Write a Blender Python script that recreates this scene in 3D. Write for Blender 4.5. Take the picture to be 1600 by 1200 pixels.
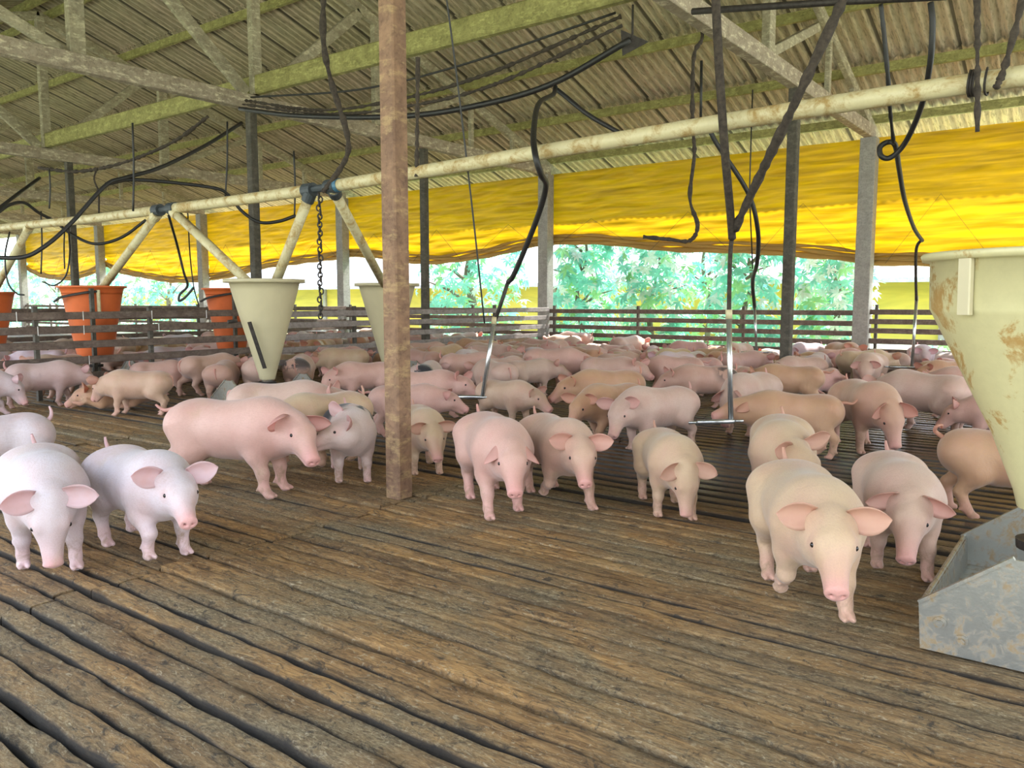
import bpy, bmesh, math, random
import numpy as np
from mathutils import Vector, Matrix, Euler

# ------------------------------------------------------------------ scene, camera, light, exposure
S = bpy.context.scene
C = S.collection
for o in list(bpy.data.objects):
    bpy.data.objects.remove(o)

F_PX, H_CAM, THETA, PITCH = 1250.0, 1.25, math.radians(36.9), math.radians(5.94)
cam_d = bpy.data.cameras.new('camera')
cam = bpy.data.objects.new('camera', cam_d)
C.objects.link(cam)
cam.location = (0, 0, H_CAM)
cam.rotation_euler = (math.pi / 2 - PITCH, 0, THETA - math.pi / 2)
cam_d.sensor_width = 36.0
cam_d.lens = 36.0 * F_PX / 1600.0
cam_d.clip_start, cam_d.clip_end = 0.05, 400
S.camera = cam

S.view_settings.view_transform = 'Standard'
S.view_settings.look = 'None'
S.view_settings.gamma = 1.0
S.view_settings.use_curve_mapping = False
S.view_settings.exposure = 0.62

world = bpy.data.worlds.new('sky')
S.world = world
world.use_nodes = True
wn = world.node_tree
wn.nodes.clear()
w_out = wn.nodes.new('ShaderNodeOutputWorld')
w_bg = wn.nodes.new('ShaderNodeBackground')
w_tc = wn.nodes.new('ShaderNodeTexCoord')
w_sep = wn.nodes.new('ShaderNodeSeparateXYZ')
w_ramp = wn.nodes.new('ShaderNodeValToRGB')
w_ramp.color_ramp.elements[0].position = 0.0
w_ramp.color_ramp.elements[0].color = (0.93, 0.97, 1.0, 1)
w_ramp.color_ramp.elements[1].position = 0.9
w_ramp.color_ramp.elements[1].color = (0.50, 0.68, 1.0, 1)
wn.links.new(w_tc.outputs['Generated'], w_sep.inputs[0])
wn.links.new(w_sep.outputs['Z'], w_ramp.inputs[0])
wn.links.new(w_ramp.outputs[0], w_bg.inputs['Color'])
w_bg.inputs['Strength'].default_value = 3.2
wn.links.new(w_bg.outputs[0], w_out.inputs[0])

sun_d = bpy.data.lights.new('sun', 'SUN')
sun = bpy.data.objects.new('sun', sun_d)
C.objects.link(sun)
sun_d.energy = 11.0
sun_d.angle = math.radians(1.0)
sun_d.color = (1.0, 0.95, 0.86)
# light travels towards -X and down, 52 degrees high, a little towards +Y
sdir = Vector((-math.cos(math.radians(52)), 0.12, -math.sin(math.radians(52))))
sun.rotation_euler = sdir.to_track_quat('-Z', 'Y').to_euler()
sun.location = (25, 0, 20)

# ------------------------------------------------------------------ helpers
FH = Vector((math.cos(THETA), math.sin(THETA), 0))
RT = Vector((math.sin(THETA), -math.cos(THETA), 0))
FW = FH * math.cos(PITCH) + Vector((0, 0, -math.sin(PITCH)))
UP = RT.cross(FW)


def ray(px, py):
    return FW + RT * ((px - 800) / F_PX) + UP * (-(py - 600) / F_PX)


def at_depth(px, py, d):
    r = ray(px, py)
    return Vector((0, 0, H_CAM)) + r * (d / r.dot(FH))


def on_floor(px, py, z=0.0):
    r = ray(px, py)
    return Vector((0, 0, H_CAM)) + r * ((z - H_CAM) / r.z)


def on_x(px, py, x):
    r = ray(px, py)
    return Vector((0, 0, H_CAM)) + r * (x / r.x)


def on_y(px, py, y):
    r = ray(px, py)
    return Vector((0, 0, H_CAM)) + r * (y / r.y)


class MB:
    """collects shapes into ONE mesh"""
    def __init__(s):
        s.v, s.f = [], []

    def add(s, vs, fs):
        n = len(s.v)
        s.v += [tuple(v) for v in vs]
        s.f += [tuple(i + n for i in f) for f in fs]
        return s

    def box(s, lo, hi):
        x0, y0, z0 = lo
        x1, y1, z1 = hi
        vs = [(x0, y0, z0), (x1, y0, z0), (x1, y1, z0), (x0, y1, z0), (x0, y0, z1), (x1, y0, z1), (x1, y1, z1), (x0, y1, z1)]
        return s.add(vs, [(3, 2, 1, 0), (4, 5, 6, 7), (0, 1, 5, 4), (1, 2, 6, 5), (2, 3, 7, 6), (3, 0, 4, 7)])

    def bar(s, a, b, w, h, up=(0, 0, 1), bev=0.0):
        """square bar from a to b, w across, h along up"""
        a, b = Vector(a), Vector(b)
        t = (b - a).normalized()
        u = Vector(up)
        side = t.cross(u)
        if side.length < 1e-4:
            side = t.cross(Vector((1, 0, 0)))
        side.normalize()
        u = side.cross(t).normalized()
        c = bev
        prof = [(-w / 2 + c, -h / 2), (w / 2 - c, -h / 2), (w / 2, -h / 2 + c), (w / 2, h / 2 - c), (w / 2 - c, h / 2), (-w / 2 + c, h / 2), (-w / 2, h / 2 - c), (-w / 2, -h / 2 + c)] if c else \
            [(-w / 2, -h / 2), (w / 2, -h / 2), (w / 2, h / 2), (-w / 2, h / 2)]
        n = len(prof)
        vs = [a + side * p + u * q for p, q in prof] + [b + side * p + u * q for p, q in prof]
        fs = [(i, (i + 1) % n, (i + 1) % n + n, i + n) for i in range(n)] + [tuple(range(n))[::-1], tuple(range(n, 2 * n))]
        return s.add(vs, fs)

    def tube(s, pts, r, seg=8, cap=True):
        pts = [Vector(p) for p in pts]
        rs = r if isinstance(r, (list, tuple)) else [r] * len(pts)
        rings = []
        nrm = None
        for i, p in enumerate(pts):
            t = (pts[min(i + 1, len(pts) - 1)] - pts[max(i - 1, 0)])
            t = t.normalized() if t.length > 1e-9 else Vector((0, 0, 1))
            if nrm is None:
                nrm = t.orthogonal().normalized()
            nrm = (nrm - t * nrm.dot(t))
            nrm = nrm.normalized() if nrm.length > 1e-6 else t.orthogonal().normalized()
            bn = t.cross(nrm)
            rings.append([p + (nrm * math.cos(2 * math.pi * k / seg) + bn * math.sin(2 * math.pi * k / seg)) * rs[i] for k in range(seg)])
        vs = [q for rg in rings for q in rg]
        fs = []
        for i in range(len(pts) - 1):
            for k in range(seg):
                fs.append((i * seg + k, i * seg + (k + 1) % seg, (i + 1) * seg + (k + 1) % seg, (i + 1) * seg + k))
        if cap:
            fs.append(tuple(range(seg))[::-1])
            fs.append(tuple((len(pts) - 1) * seg + k for k in range(seg)))
        return s.add(vs, fs)

    def lathe(s, prof, c=(0, 0, 0), seg=32, sx=1.0, sy=1.0):
        vs = []
        for r, z in prof:
            for k in range(seg):
                a = 2 * math.pi * k / seg
                vs.append((c[0] + r * sx * math.cos(a), c[1] + r * sy * math.sin(a), c[2] + z))
        fs = []
        for i in range(len(prof) - 1):
            for k in range(seg):
                fs.append((i * seg + k, i * seg + (k + 1) % seg, (i + 1) * seg + (k + 1) % seg, (i + 1) * seg + k))
        return s.add(vs, fs)

    def ball(s, c, r, seg=12, rings=8):
        prof = [(max(1e-5, r * math.sin(math.pi * i / rings)), -r * math.cos(math.pi * i / rings)) for i in range(rings + 1)]
        return s.lathe(prof, c, seg)

    def build(s, name, m=None, parent=None, smooth=False):
        me = bpy.data.meshes.new(name)
        me.from_pydata(s.v, [], s.f)
        me.update()
        if m:
            me.materials.append(m)
        o = bpy.data.objects.new(name, me)
        C.objects.link(o)
        if parent:
            o.parent = parent
        if smooth:
            me.shade_smooth()
            if smooth != True:
                pass
        return o


def spline(pts, n=8):
    """Catmull-Rom through the points"""
    P = [Vector(p) for p in pts]
    P = [P[0] * 2 - P[1]] + P + [P[-1] * 2 - P[-2]]
    out = []
    for i in range(1, len(P) - 2):
        a, b, c, d = P[i - 1:i + 3]
        for k in range(n):
            t = k / n
            out.append(0.5 * ((2 * b) + (c - a) * t + (2 * a - 5 * b + 4 * c - d) * t * t + (3 * b - a - 3 * c + d) * t ** 3))
    out.append(P[-2])
    return out


def tag(o, label, cat, group=None):
    o['label'] = label
    o['category'] = cat
    if group:
        o['group'] = group
    return o


def struct(o):
    o['kind'] = 'structure'
    return o


def empty(name, loc, label, cat, group=None, rz=0.0):
    o = bpy.data.objects.new(name, None)
    C.objects.link(o)
    o.empty_display_size = 0.1
    o.location = loc
    o.rotation_euler = (0, 0, rz)
    return tag(o, label, cat, group)


# ------------------------------------------------------------------ materials
class NT:
    def __init__(s, name):
        s.m = bpy.data.materials.new(name)
        s.m.use_nodes = True
        s.t = s.m.node_tree
        s.t.nodes.clear()
        s.out = s.n('ShaderNodeOutputMaterial')
        s.b = s.n('ShaderNodeBsdfPrincipled')
        s.l(s.b.outputs[0], s.out.inputs[0])

    def n(s, k, **kw):
        x = s.t.nodes.new(k)
        for a, b in kw.items():
            setattr(x, a, b)
        return x

    def l(s, a, b):
        s.t.links.new(a, b)

    def coords(s, kind='Object', scale=(1, 1, 1)):
        tc = s.n('ShaderNodeTexCoord')
        mp = s.n('ShaderNodeMapping')
        mp.inputs['Scale'].default_value = scale
        s.l(tc.outputs[kind], mp.inputs['Vector'])
        return mp.outputs[0]

    def world_coords(s, scale=(1, 1, 1)):
        g = s.n('ShaderNodeNewGeometry')
        mp = s.n('ShaderNodeMapping')
        mp.inputs['Scale'].default_value = scale
        s.l(g.outputs['Position'], mp.inputs['Vector'])
        return mp.outputs[0]

    def noise(s, vec, scale, detail=4, rough=0.6, dist=0.0):
        x = s.n('ShaderNodeTexNoise')
        x.inputs['Scale'].default_value = scale
        x.inputs['Detail'].default_value = detail
        x.inputs['Roughness'].default_value = rough
        x.inputs['Distortion'].default_value = dist
        if vec is not None:
            s.l(vec, x.inputs['Vector'])
        return x.outputs['Fac']

    def ramp(s, fac, stops):
        x = s.n('ShaderNodeValToRGB')
        e = x.color_ramp.elements
        while len(e) > 1:
            e.remove(e[-1])
        for i, (p, c) in enumerate(stops):
            q = e[0] if i == 0 else e.new(p)
            q.position = p
            q.color = (c[0], c[1], c[2], 1) if not isinstance(c, (int, float)) else (c, c, c, 1)
        s.l(fac, x.inputs[0])
        return x.outputs[0]

    def mix(s, fac, a, b, mode='MIX'):
        x = s.n('ShaderNodeMix', data_type='RGBA', blend_type=mode)
        for v, i in ((fac, 0), (a, 6), (b, 7)):
            if isinstance(v, (int, float)):
                x.inputs[i].default_value = v
            elif isinstance(v, tuple):
                x.inputs[i].default_value = (v[0], v[1], v[2], 1)
            else:
                s.l(v, x.inputs[i])
        return x.outputs[2]

    def math(s, op, a, b=0.0):
        x = s.n('ShaderNodeMath', operation=op)
        for v, i in ((a, 0), (b, 1)):
            if isinstance(v, (int, float)):
                x.inputs[i].default_value = v
            else:
                s.l(v, x.inputs[i])
        return x.outputs[0]

    def bump(s, h, strength=0.4, dist=0.01):
        x = s.n('ShaderNodeBump')
        x.inputs['Strength'].default_value = strength
        x.inputs['Distance'].default_value = dist
        s.l(h, x.inputs['Height'])
        s.l(x.outputs[0], s.b.inputs['Normal'])

    def set(s, color=None, rough=None, metal=None, spec=None):
        for v, k in ((color, 'Base Color'), (rough, 'Roughness'), (metal, 'Metallic'), (spec, 'Specular IOR Level')):
            if v is None:
                continue
            if isinstance(v, tuple):
                s.b.inputs[k].default_value = (v[0], v[1], v[2], 1)
            elif isinstance(v, (int, float)):
                s.b.inputs[k].default_value = v
            else:
                s.l(v, s.b.inputs[k])
        return s.m


def mat_plain(name, col, rough=0.7, metal=0.0, var=0.25, scale=8.0, stretch=(1, 1, 1), bump=0.3):
    t = NT(name)
    v = t.coords('Object', stretch)
    n = t.noise(v, scale, 6)
    c = t.ramp(n, [(0.3, tuple(x * (1 - var) for x in col)), (0.7, tuple(min(1, x * (1 + var)) for x in col))])
    t.bump(n, bump, 0.01)
    return t.set(c, rough, metal)


def mat_roof():
    t = NT('fibre_cement')
    v = t.world_coords((1, 1, 1))
    vs = t.world_coords((0.5, 7.0, 0.5))
    fine = t.noise(t.world_coords((5, 34, 5)), 1.0, 6, 0.72)
    streak = t.noise(vs, 1.3, 6, 0.7)
    big = t.noise(v, 0.35, 3)
    base = t.ramp(streak, [(0.25, (0.38, 0.30, 0.18)), (0.5, (0.68, 0.60, 0.40)), (0.75, (0.86, 0.80, 0.58))])
    base = t.mix(t.math('MULTIPLY', t.ramp(big, [(0.4, 0), (0.65, 1)]), 0.55), base, (0.70, 0.53, 0.46))
    spots = t.ramp(fine, [(0.34, 0.25), (0.50, 1.0)])
    c = t.mix(spots, (0.13, 0.115, 0.07), base)
    # darker bands along the corrugation, dark lines at the sheets' side laps
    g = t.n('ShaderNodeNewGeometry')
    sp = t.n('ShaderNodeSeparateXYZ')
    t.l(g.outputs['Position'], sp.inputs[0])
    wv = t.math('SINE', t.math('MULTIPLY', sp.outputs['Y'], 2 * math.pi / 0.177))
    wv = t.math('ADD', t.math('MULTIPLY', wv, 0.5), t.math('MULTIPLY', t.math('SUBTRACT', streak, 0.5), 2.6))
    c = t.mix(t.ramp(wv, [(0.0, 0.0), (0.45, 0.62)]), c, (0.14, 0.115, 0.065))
    lap = t.math('FRACT', t.math('DIVIDE', sp.outputs['Y'], 1.062))
    c = t.mix(t.ramp(lap, [(0.0, 0.85), (0.035, 0.85), (0.05, 0.0)]), c, (0.05, 0.042, 0.03))
    t.bump(fine, 0.5, 0.01)
    return t.set(c, 0.9)


def mat_wood_floor():
    t = NT('slat_floor_wood')
    at = t.n('ShaderNodeAttribute', attribute_name='plank')
    g = t.n('ShaderNodeNewGeometry')
    off = t.n('ShaderNodeVectorMath', operation='MULTIPLY_ADD')
    t.l(at.outputs['Color'], off.inputs[0])
    off.inputs[1].default_value = (7, 13, 5)
    t.l(g.outputs['Position'], off.inputs[2])
    def mp(sc):
        m = t.n('ShaderNodeMapping')
        m.inputs['Scale'].default_value = sc
        t.l(off.outputs[0], m.inputs['Vector'])
        return m.outputs[0]
    grain = t.noise(mp((30, 4.5, 30)), 1.5, 8, 0.74, 0.9)
    fine = t.noise(mp((75, 24, 75)), 1.6, 6, 0.78, 0.7)
    patch = t.noise(t.world_coords((1, 0.55, 1)), 1.6, 5, 0.65, 0.6)
    chips = t.noise(t.world_coords((1, 0.45, 1)), 48, 6, 0.75, 1.6)
    base = t.ramp(grain, [(0.29, (0.05, 0.033, 0.016)), (0.44, (0.23, 0.15, 0.07)), (0.57, (0.45, 0.315, 0.155)), (0.72, (0.68, 0.52, 0.30))])
    sep = t.n('ShaderNodeSeparateColor')
    t.l(at.outputs['Color'], sep.inputs[0])
    warm = t.mix(sep.outputs[0], (0.66, 0.56, 0.46), (1.15, 0.92, 0.62))
    base = t.mix(1.0, base, warm, 'MULTIPLY')
    dung = t.ramp(patch, [(0.42, 0.0), (0.62, 0.8)])
    dcol = t.ramp(fine, [(0.35, (0.035, 0.027, 0.015)), (0.5, (0.22, 0.17, 0.09)), (0.66, (0.50, 0.41, 0.24))])
    base = t.mix(dung, base, dcol)
    chip = t.ramp(chips, [(0.56, 0.0), (0.64, 0.7)])
    base = t.mix(chip, base, (0.56, 0.46, 0.29))
    dark = t.ramp(t.noise(t.world_coords((1, 0.5, 1)), 17, 7, 0.8, 1.8), [(0.36, 0.85), (0.47, 0.0)])
    base = t.mix(dark, base, (0.028, 0.024, 0.017))
    # the far slats stay wet and are stained dark brown
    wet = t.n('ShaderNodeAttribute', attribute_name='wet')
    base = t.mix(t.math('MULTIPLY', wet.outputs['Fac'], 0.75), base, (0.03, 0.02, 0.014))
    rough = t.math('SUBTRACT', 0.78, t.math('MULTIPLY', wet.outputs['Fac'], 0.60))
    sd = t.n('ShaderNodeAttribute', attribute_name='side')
    base = t.mix(t.math('MULTIPLY', sd.outputs['Fac'], 0.93), base, (0.018, 0.014, 0.010))  # near-black plank sides: shade of the gaps put into the colour
    h = t.math('ADD', t.math('MULTIPLY', grain, 0.6), t.math('ADD', t.math('MULTIPLY', fine, 0.5), t.math('MULTIPLY', chips, 0.5)))
    t.bump(t.math('MULTIPLY', h, t.math('SUBTRACT', 1.0, t.math('MULTIPLY', wet.outputs['Fac'], 0.7))), 0.9, 0.012)
    return t.set(base, rough)


def mat_timber(name, a, b, rough=0.85, dust=(0.5, 0.45, 0.3), dusty=0.5):
    t = NT(name)
    v = t.world_coords((6, 6, 6))
    n = t.noise(v, 1.0, 6, 0.7, 0.4)
    f = t.noise(t.world_coords((30, 30, 30)), 1.0, 5, 0.75)
    c = t.ramp(n, [(0.3, a), (0.7, b)])
    d = t.ramp(t.noise(t.world_coords((3, 3, 9)), 2.2, 6, 0.7), [(0.52, 0.0), (0.64, dusty)])
    c = t.mix(d, c, dust)
    c = t.mix(t.ramp(f, [(0.3, 0.5), (0.5, 0.0)]), c, tuple(x * 0.35 for x in a))
    t.bump(f, 0.4, 0.01)
    return t.set(c, rough)


def mat_pig():
    t = NT('pig_skin')
    oi = t.n('ShaderNodeObjectInfo')
    z = t.n('ShaderNodeAttribute', attribute_name='zones')
    sep = t.n('ShaderNodeSeparateColor')
    t.l(z.outputs['Color'], sep.inputs[0])
    co = t.coords('Object')
    soft = t.noise(co, 5.0, 3, 0.5)
    hair = t.noise(t.coords('Object', (14, 70, 70)), 3.0, 4, 0.7, 0.4)
    c = t.mix(1.0, oi.outputs['Color'], t.ramp(soft, [(0.3, (0.84, 0.75, 0.71)), (0.7, (0.96, 0.95, 0.94))]), 'MULTIPLY')
    c = t.mix(t.math('MULTIPLY', sep.outputs[0], 0.8), c, (0.66, 0.30, 0.27))
    blush = t.ramp(t.noise(co, 3.0, 4, 0.6, 0.6), [(0.42, 0.0), (0.68, 0.30)])
    c = t.mix(blush, c, (0.64, 0.33, 0.29))
    c = t.mix(t.ramp(hair, [(0.35, 0.28), (0.55, 0.0)]), c, (0.40, 0.26, 0.20))
    # dried dung splashed on legs and lower flanks
    dn = t.noise(co, 9.0, 6, 0.75, 0.8)
    dirt = t.math('MULTIPLY', t.ramp(dn, [(0.48, 0.0), (0.66, 1.0)]), t.math('MULTIPLY', sep.outputs[1], 0.75))
    c = t.mix(dirt, c, (0.26, 0.17, 0.09))
    dn2 = t.noise(co, 4.2, 6, 0.7, 0.5)
    c = t.mix(t.ramp(dn2, [(0.56, 0.0), (0.74, 0.5)]), c, (0.42, 0.30, 0.17))
    # black birth patches on the spotted ones only
    sp = t.ramp(t.noise(co, 6.0, 4, 0.6, 0.4), [(0.44, 0.0), (0.50, 1.0)])
    sp = t.math('MULTIPLY', t.math('MULTIPLY', sp, sep.outputs[2]), t.math('SUBTRACT', 1.0, oi.outputs['Alpha']))
    c = t.mix(sp, c, (0.035, 0.035, 0.04))
    t.bump(t.math('ADD', t.math('MULTIPLY', hair, 0.35), t.noise(t.coords('Object', (16, 9, 7)), 1.3, 5, 0.6, 1.0)), 0.35, 0.012)
    t.set(c, 0.55, 0.0, 0.35)
    t.b.inputs['Sheen Weight'].default_value = 0.25
    t.b.inputs['Sheen Roughness'].default_value = 0.45
    t.b.inputs['Subsurface Weight'].default_value = 0.0
    return t.m


def mat_ear():
    t = NT('pig_ear_skin')
    oi = t.n('ShaderNodeObjectInfo')
    co = t.coords('Object')
    n = t.noise(co, 18, 4)
    c = t.mix(0.35, oi.outputs['Color'], (0.70, 0.34, 0.30))
    c = t.mix(t.ramp(n, [(0.45, 0.0), (0.75, 0.35)]), c, (0.55, 0.30, 0.24))
    t.set(c, 0.55, 0.0, 0.3)
    tr = t.n('ShaderNodeBsdfTranslucent')
    tr.inputs['Color'].default_value = (0.85, 0.30, 0.24, 1)
    mx = t.n('ShaderNodeMixShader')
    mx.inputs[0].default_value = 0.28
    t.l(t.b.outputs[0], mx.inputs[1])
    t.l(tr.outputs[0], mx.inputs[2])
    t.l(mx.outputs[0], t.out.inputs[0])
    return t.m


def mat_translucent(name, col, tcol, fac, rough=0.5, stretch=(1, 1, 1), scale=2.0, var=0.12):
    t = NT(name)
    v = t.world_coords(stretch)
    n = t.noise(v, scale, 5, 0.6, 0.5)
    c = t.mix(1.0, col, t.ramp(n, [(0.3, 1 - var), (0.7, 1.0)]), 'MULTIPLY')
    t.set(c, rough)
    tr = t.n('ShaderNodeBsdfTranslucent')
    c2 = t.mix(1.0, tcol, t.ramp(n, [(0.3, 1 - var * 2), (0.7, 1.0)]), 'MULTIPLY')
    t.l(c2, tr.inputs['Color'])
    mx = t.n('ShaderNodeMixShader')
    mx.inputs[0].default_value = fac
    t.l(t.b.outputs[0], mx.inputs[1])
    t.l(tr.outputs[0], mx.inputs[2])
    t.l(mx.outputs[0], t.out.inputs[0])
    return t.m


def mat_rusty(name, base, rust, metal, rough, scale=6.0, lo=0.5, hi=0.62, amt=0.9):
    t = NT(name)
    co = t.coords('Object')
    n = t.noise(co, scale, 8, 0.72, 0.6)
    f = t.noise(co, scale * 6, 4, 0.7)
    m = t.math('MULTIPLY', t.ramp(n, [(lo, 0.0), (hi, amt)]), t.ramp(f, [(0.25, 0.4), (0.55, 1.0)]))
    c = t.mix(t.ramp(f, [(0.3, 0.0), (0.7, 0.22)]), base, tuple(x * 0.6 for x in base))
    c = t.mix(m, c, rust)
    r = t.math('ADD', rough, t.math('MULTIPLY', m, 0.4))
    t.bump(f, 0.15, 0.004)
    t.set(c, r)
    me = t.math('MULTIPLY', t.math('SUBTRACT', 1.0, m), metal)
    t.l(me, t.b.inputs['Metallic'])
    return t.m


M = {}
M['roof'] = mat_roof()
M['floor'] = mat_wood_floor()
M['chord'] = mat_timber('weathered_truss_timber', (0.24, 0.19, 0.14), (0.44, 0.37, 0.28), dust=(0.80, 0.72, 0.52), dusty=0.7)
M['web'] = mat_timber('dusty_brace_timber', (0.24, 0.205, 0.14), (0.46, 0.41, 0.29), dust=(0.74, 0.68, 0.48), dusty=0.65)
M['purlin'] = mat_timber('mossy_purlin_timber', (0.20, 0.185, 0.06), (0.42, 0.39, 0.15), dust=(0.66, 0.62, 0.24))
M['post'] = mat_timber('red_brown_post_timber', (0.13, 0.072, 0.045), (0.29, 0.17, 0.095), dust=(0.44, 0.31, 0.14), dusty=0.5)
M['steel_post'] = mat_timber('dark_post_timber', (0.05, 0.045, 0.035), (0.12, 0.105, 0.08), dust=(0.22, 0.2, 0.15), dusty=0.3)
M['concrete'] = mat_timber('grey_concrete', (0.25, 0.235, 0.21), (0.38, 0.36, 0.32), dust=(0.45, 0.43, 0.38), dusty=0.4)
M['rail'] = mat_timber('grey_brown_rail_timber', (0.085, 0.058, 0.045), (0.19, 0.14, 0.11), dust=(0.30, 0.25, 0.2), dusty=0.35)
M['pale_rail'] = mat_timber('bleached_rail_timber', (0.20, 0.17, 0.155), (0.36, 0.32, 0.30), dust=(0.5, 0.45, 0.42), dusty=0.3)
M['tarp'] = mat_translucent('yellow_tarpaulin', (0.76, 0.41, 0.015), (0.63, 0.365, 0.004), 0.48, 0.5, (1, 0.5, 9), 1.3, 0.34)
M['tarp_roll'] = mat_translucent('weathered_tarpaulin_edge', (0.55, 0.33, 0.08), (0.55, 0.33, 0.06), 0.25, 0.6, (1, 0.6, 9), 1.2, 0.3)
M['pipe'] = mat_rusty('cream_feed_pipe', (0.62, 0.55, 0.32), (0.33, 0.19, 0.04), 0.0, 0.45, 6.0, 0.47, 0.62, 0.85)
M['coupling'] = mat_plain('dark_coupling', (0.045, 0.055, 0.06), 0.6)
M['blue_band'] = mat_plain('blue_band', (0.06, 0.16, 0.24), 0.5)
M['hopper'] = mat_translucent('cream_plastic', (0.60, 0.53, 0.33), (0.62, 0.50, 0.24), 0.12, 0.4, (2, 2, 2), 1.0, 0.14)
M['hopper_stain'] = mat_rusty('stained_cream_plastic', (0.54, 0.49, 0.26), (0.34, 0.17, 0.025), 0.0, 0.4, 4.0, 0.56, 0.61, 0.8)
M['orange'] = mat_plain('orange_plastic', (0.62, 0.135, 0.035), 0.4, var=0.15, scale=3, bump=0.05)
M['steel'] = mat_rusty('galvanised_steel', (0.36, 0.36, 0.32), (0.25, 0.16, 0.06), 0.7, 0.33, 17.0, 0.50, 0.60, 0.85)
M['chrome'] = mat_rusty('stainless_pipe', (0.55, 0.56, 0.55), (0.2, 0.15, 0.1), 0.85, 0.25, 8.0, 0.62, 0.75, 0.6)
M['rubber'] = mat_plain('black_rubber', (0.018, 0.017, 0.016), 0.5, var=0.3, scale=20)
M['rope'] = mat_plain('dusty_rope', (0.05, 0.038, 0.028), 0.95, var=0.5, scale=30, bump=0.8)
M['iron'] = mat_plain('dark_iron', (0.05, 0.042, 0.036), 0.6, 0.5, var=0.4, scale=25)
M['teal'] = mat_plain('teal_plastic', (0.03, 0.13, 0.13), 0.4)
M['pig'] = mat_pig()
M['ear'] = mat_ear()
M['eye'] = mat_plain('dark_eye', (0.012, 0.008, 0.007), 0.12, var=0.1, bump=0.0)
M['tie'] = mat_plain('white_twine', (0.75, 0.73, 0.68), 0.8)
M['leaf_a'] = mat_translucent('teal_leaf', (0.30, 0.74, 0.60), (0.42, 0.96, 0.80), 0.62, 0.35, (1, 1, 1), 1.5, 0.3)
M['leaf_b'] = mat_translucent('green_leaf', (0.34, 0.66, 0.32), (0.55, 0.95, 0.42), 0.62, 0.4, (1, 1, 1), 1.5, 0.3)
M['leaf_c'] = mat_translucent('pale_leaf', (0.78, 0.88, 0.80), (0.90, 0.98, 0.88), 0.5, 0.3, (1, 1, 1), 1.5, 0.2)
M['bark'] = mat_plain('tree_bark', (0.22, 0.17, 0.13), 0.9, var=0.4, scale=9, stretch=(1, 1, 0.2), bump=0.6)
M['grass'] = mat_plain('outside_ground', (0.52, 0.54, 0.34), 0.95, var=0.35, scale=1.5)
M['far_tarp'] = mat_translucent('pale_yellow_tarpaulin', (0.80, 0.68, 0.12), (0.8, 0.65, 0.08), 0.3, 0.6, (1, 0.3, 2), 0.9, 0.3)
M['pit'] = mat_plain('pit_dark', (0.02, 0.016, 0.012), 0.6)  # near-black colour standing in for the shade below the slats
M['far_roof'] = mat_plain('grey_roof_sheet', (0.42, 0.43, 0.44), 0.8)

# ------------------------------------------------------------------ the setting
rng = np.random.default_rng(7)
rnd = random.Random(11)
XW, XN, XR = 15.6, -0.2, 7.7          # far wall line, near wall line, ridge
TRUSS_Y = [3.70 + 7.03 * n for n in range(-1, 7)]
EAVE_Z, SLOPE = 4.50, 0.33


def roof_z(x):
    return EAVE_Z + SLOPE * ((XW - x) if x >= XR else (x - (2 * XR - XW)))


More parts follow.
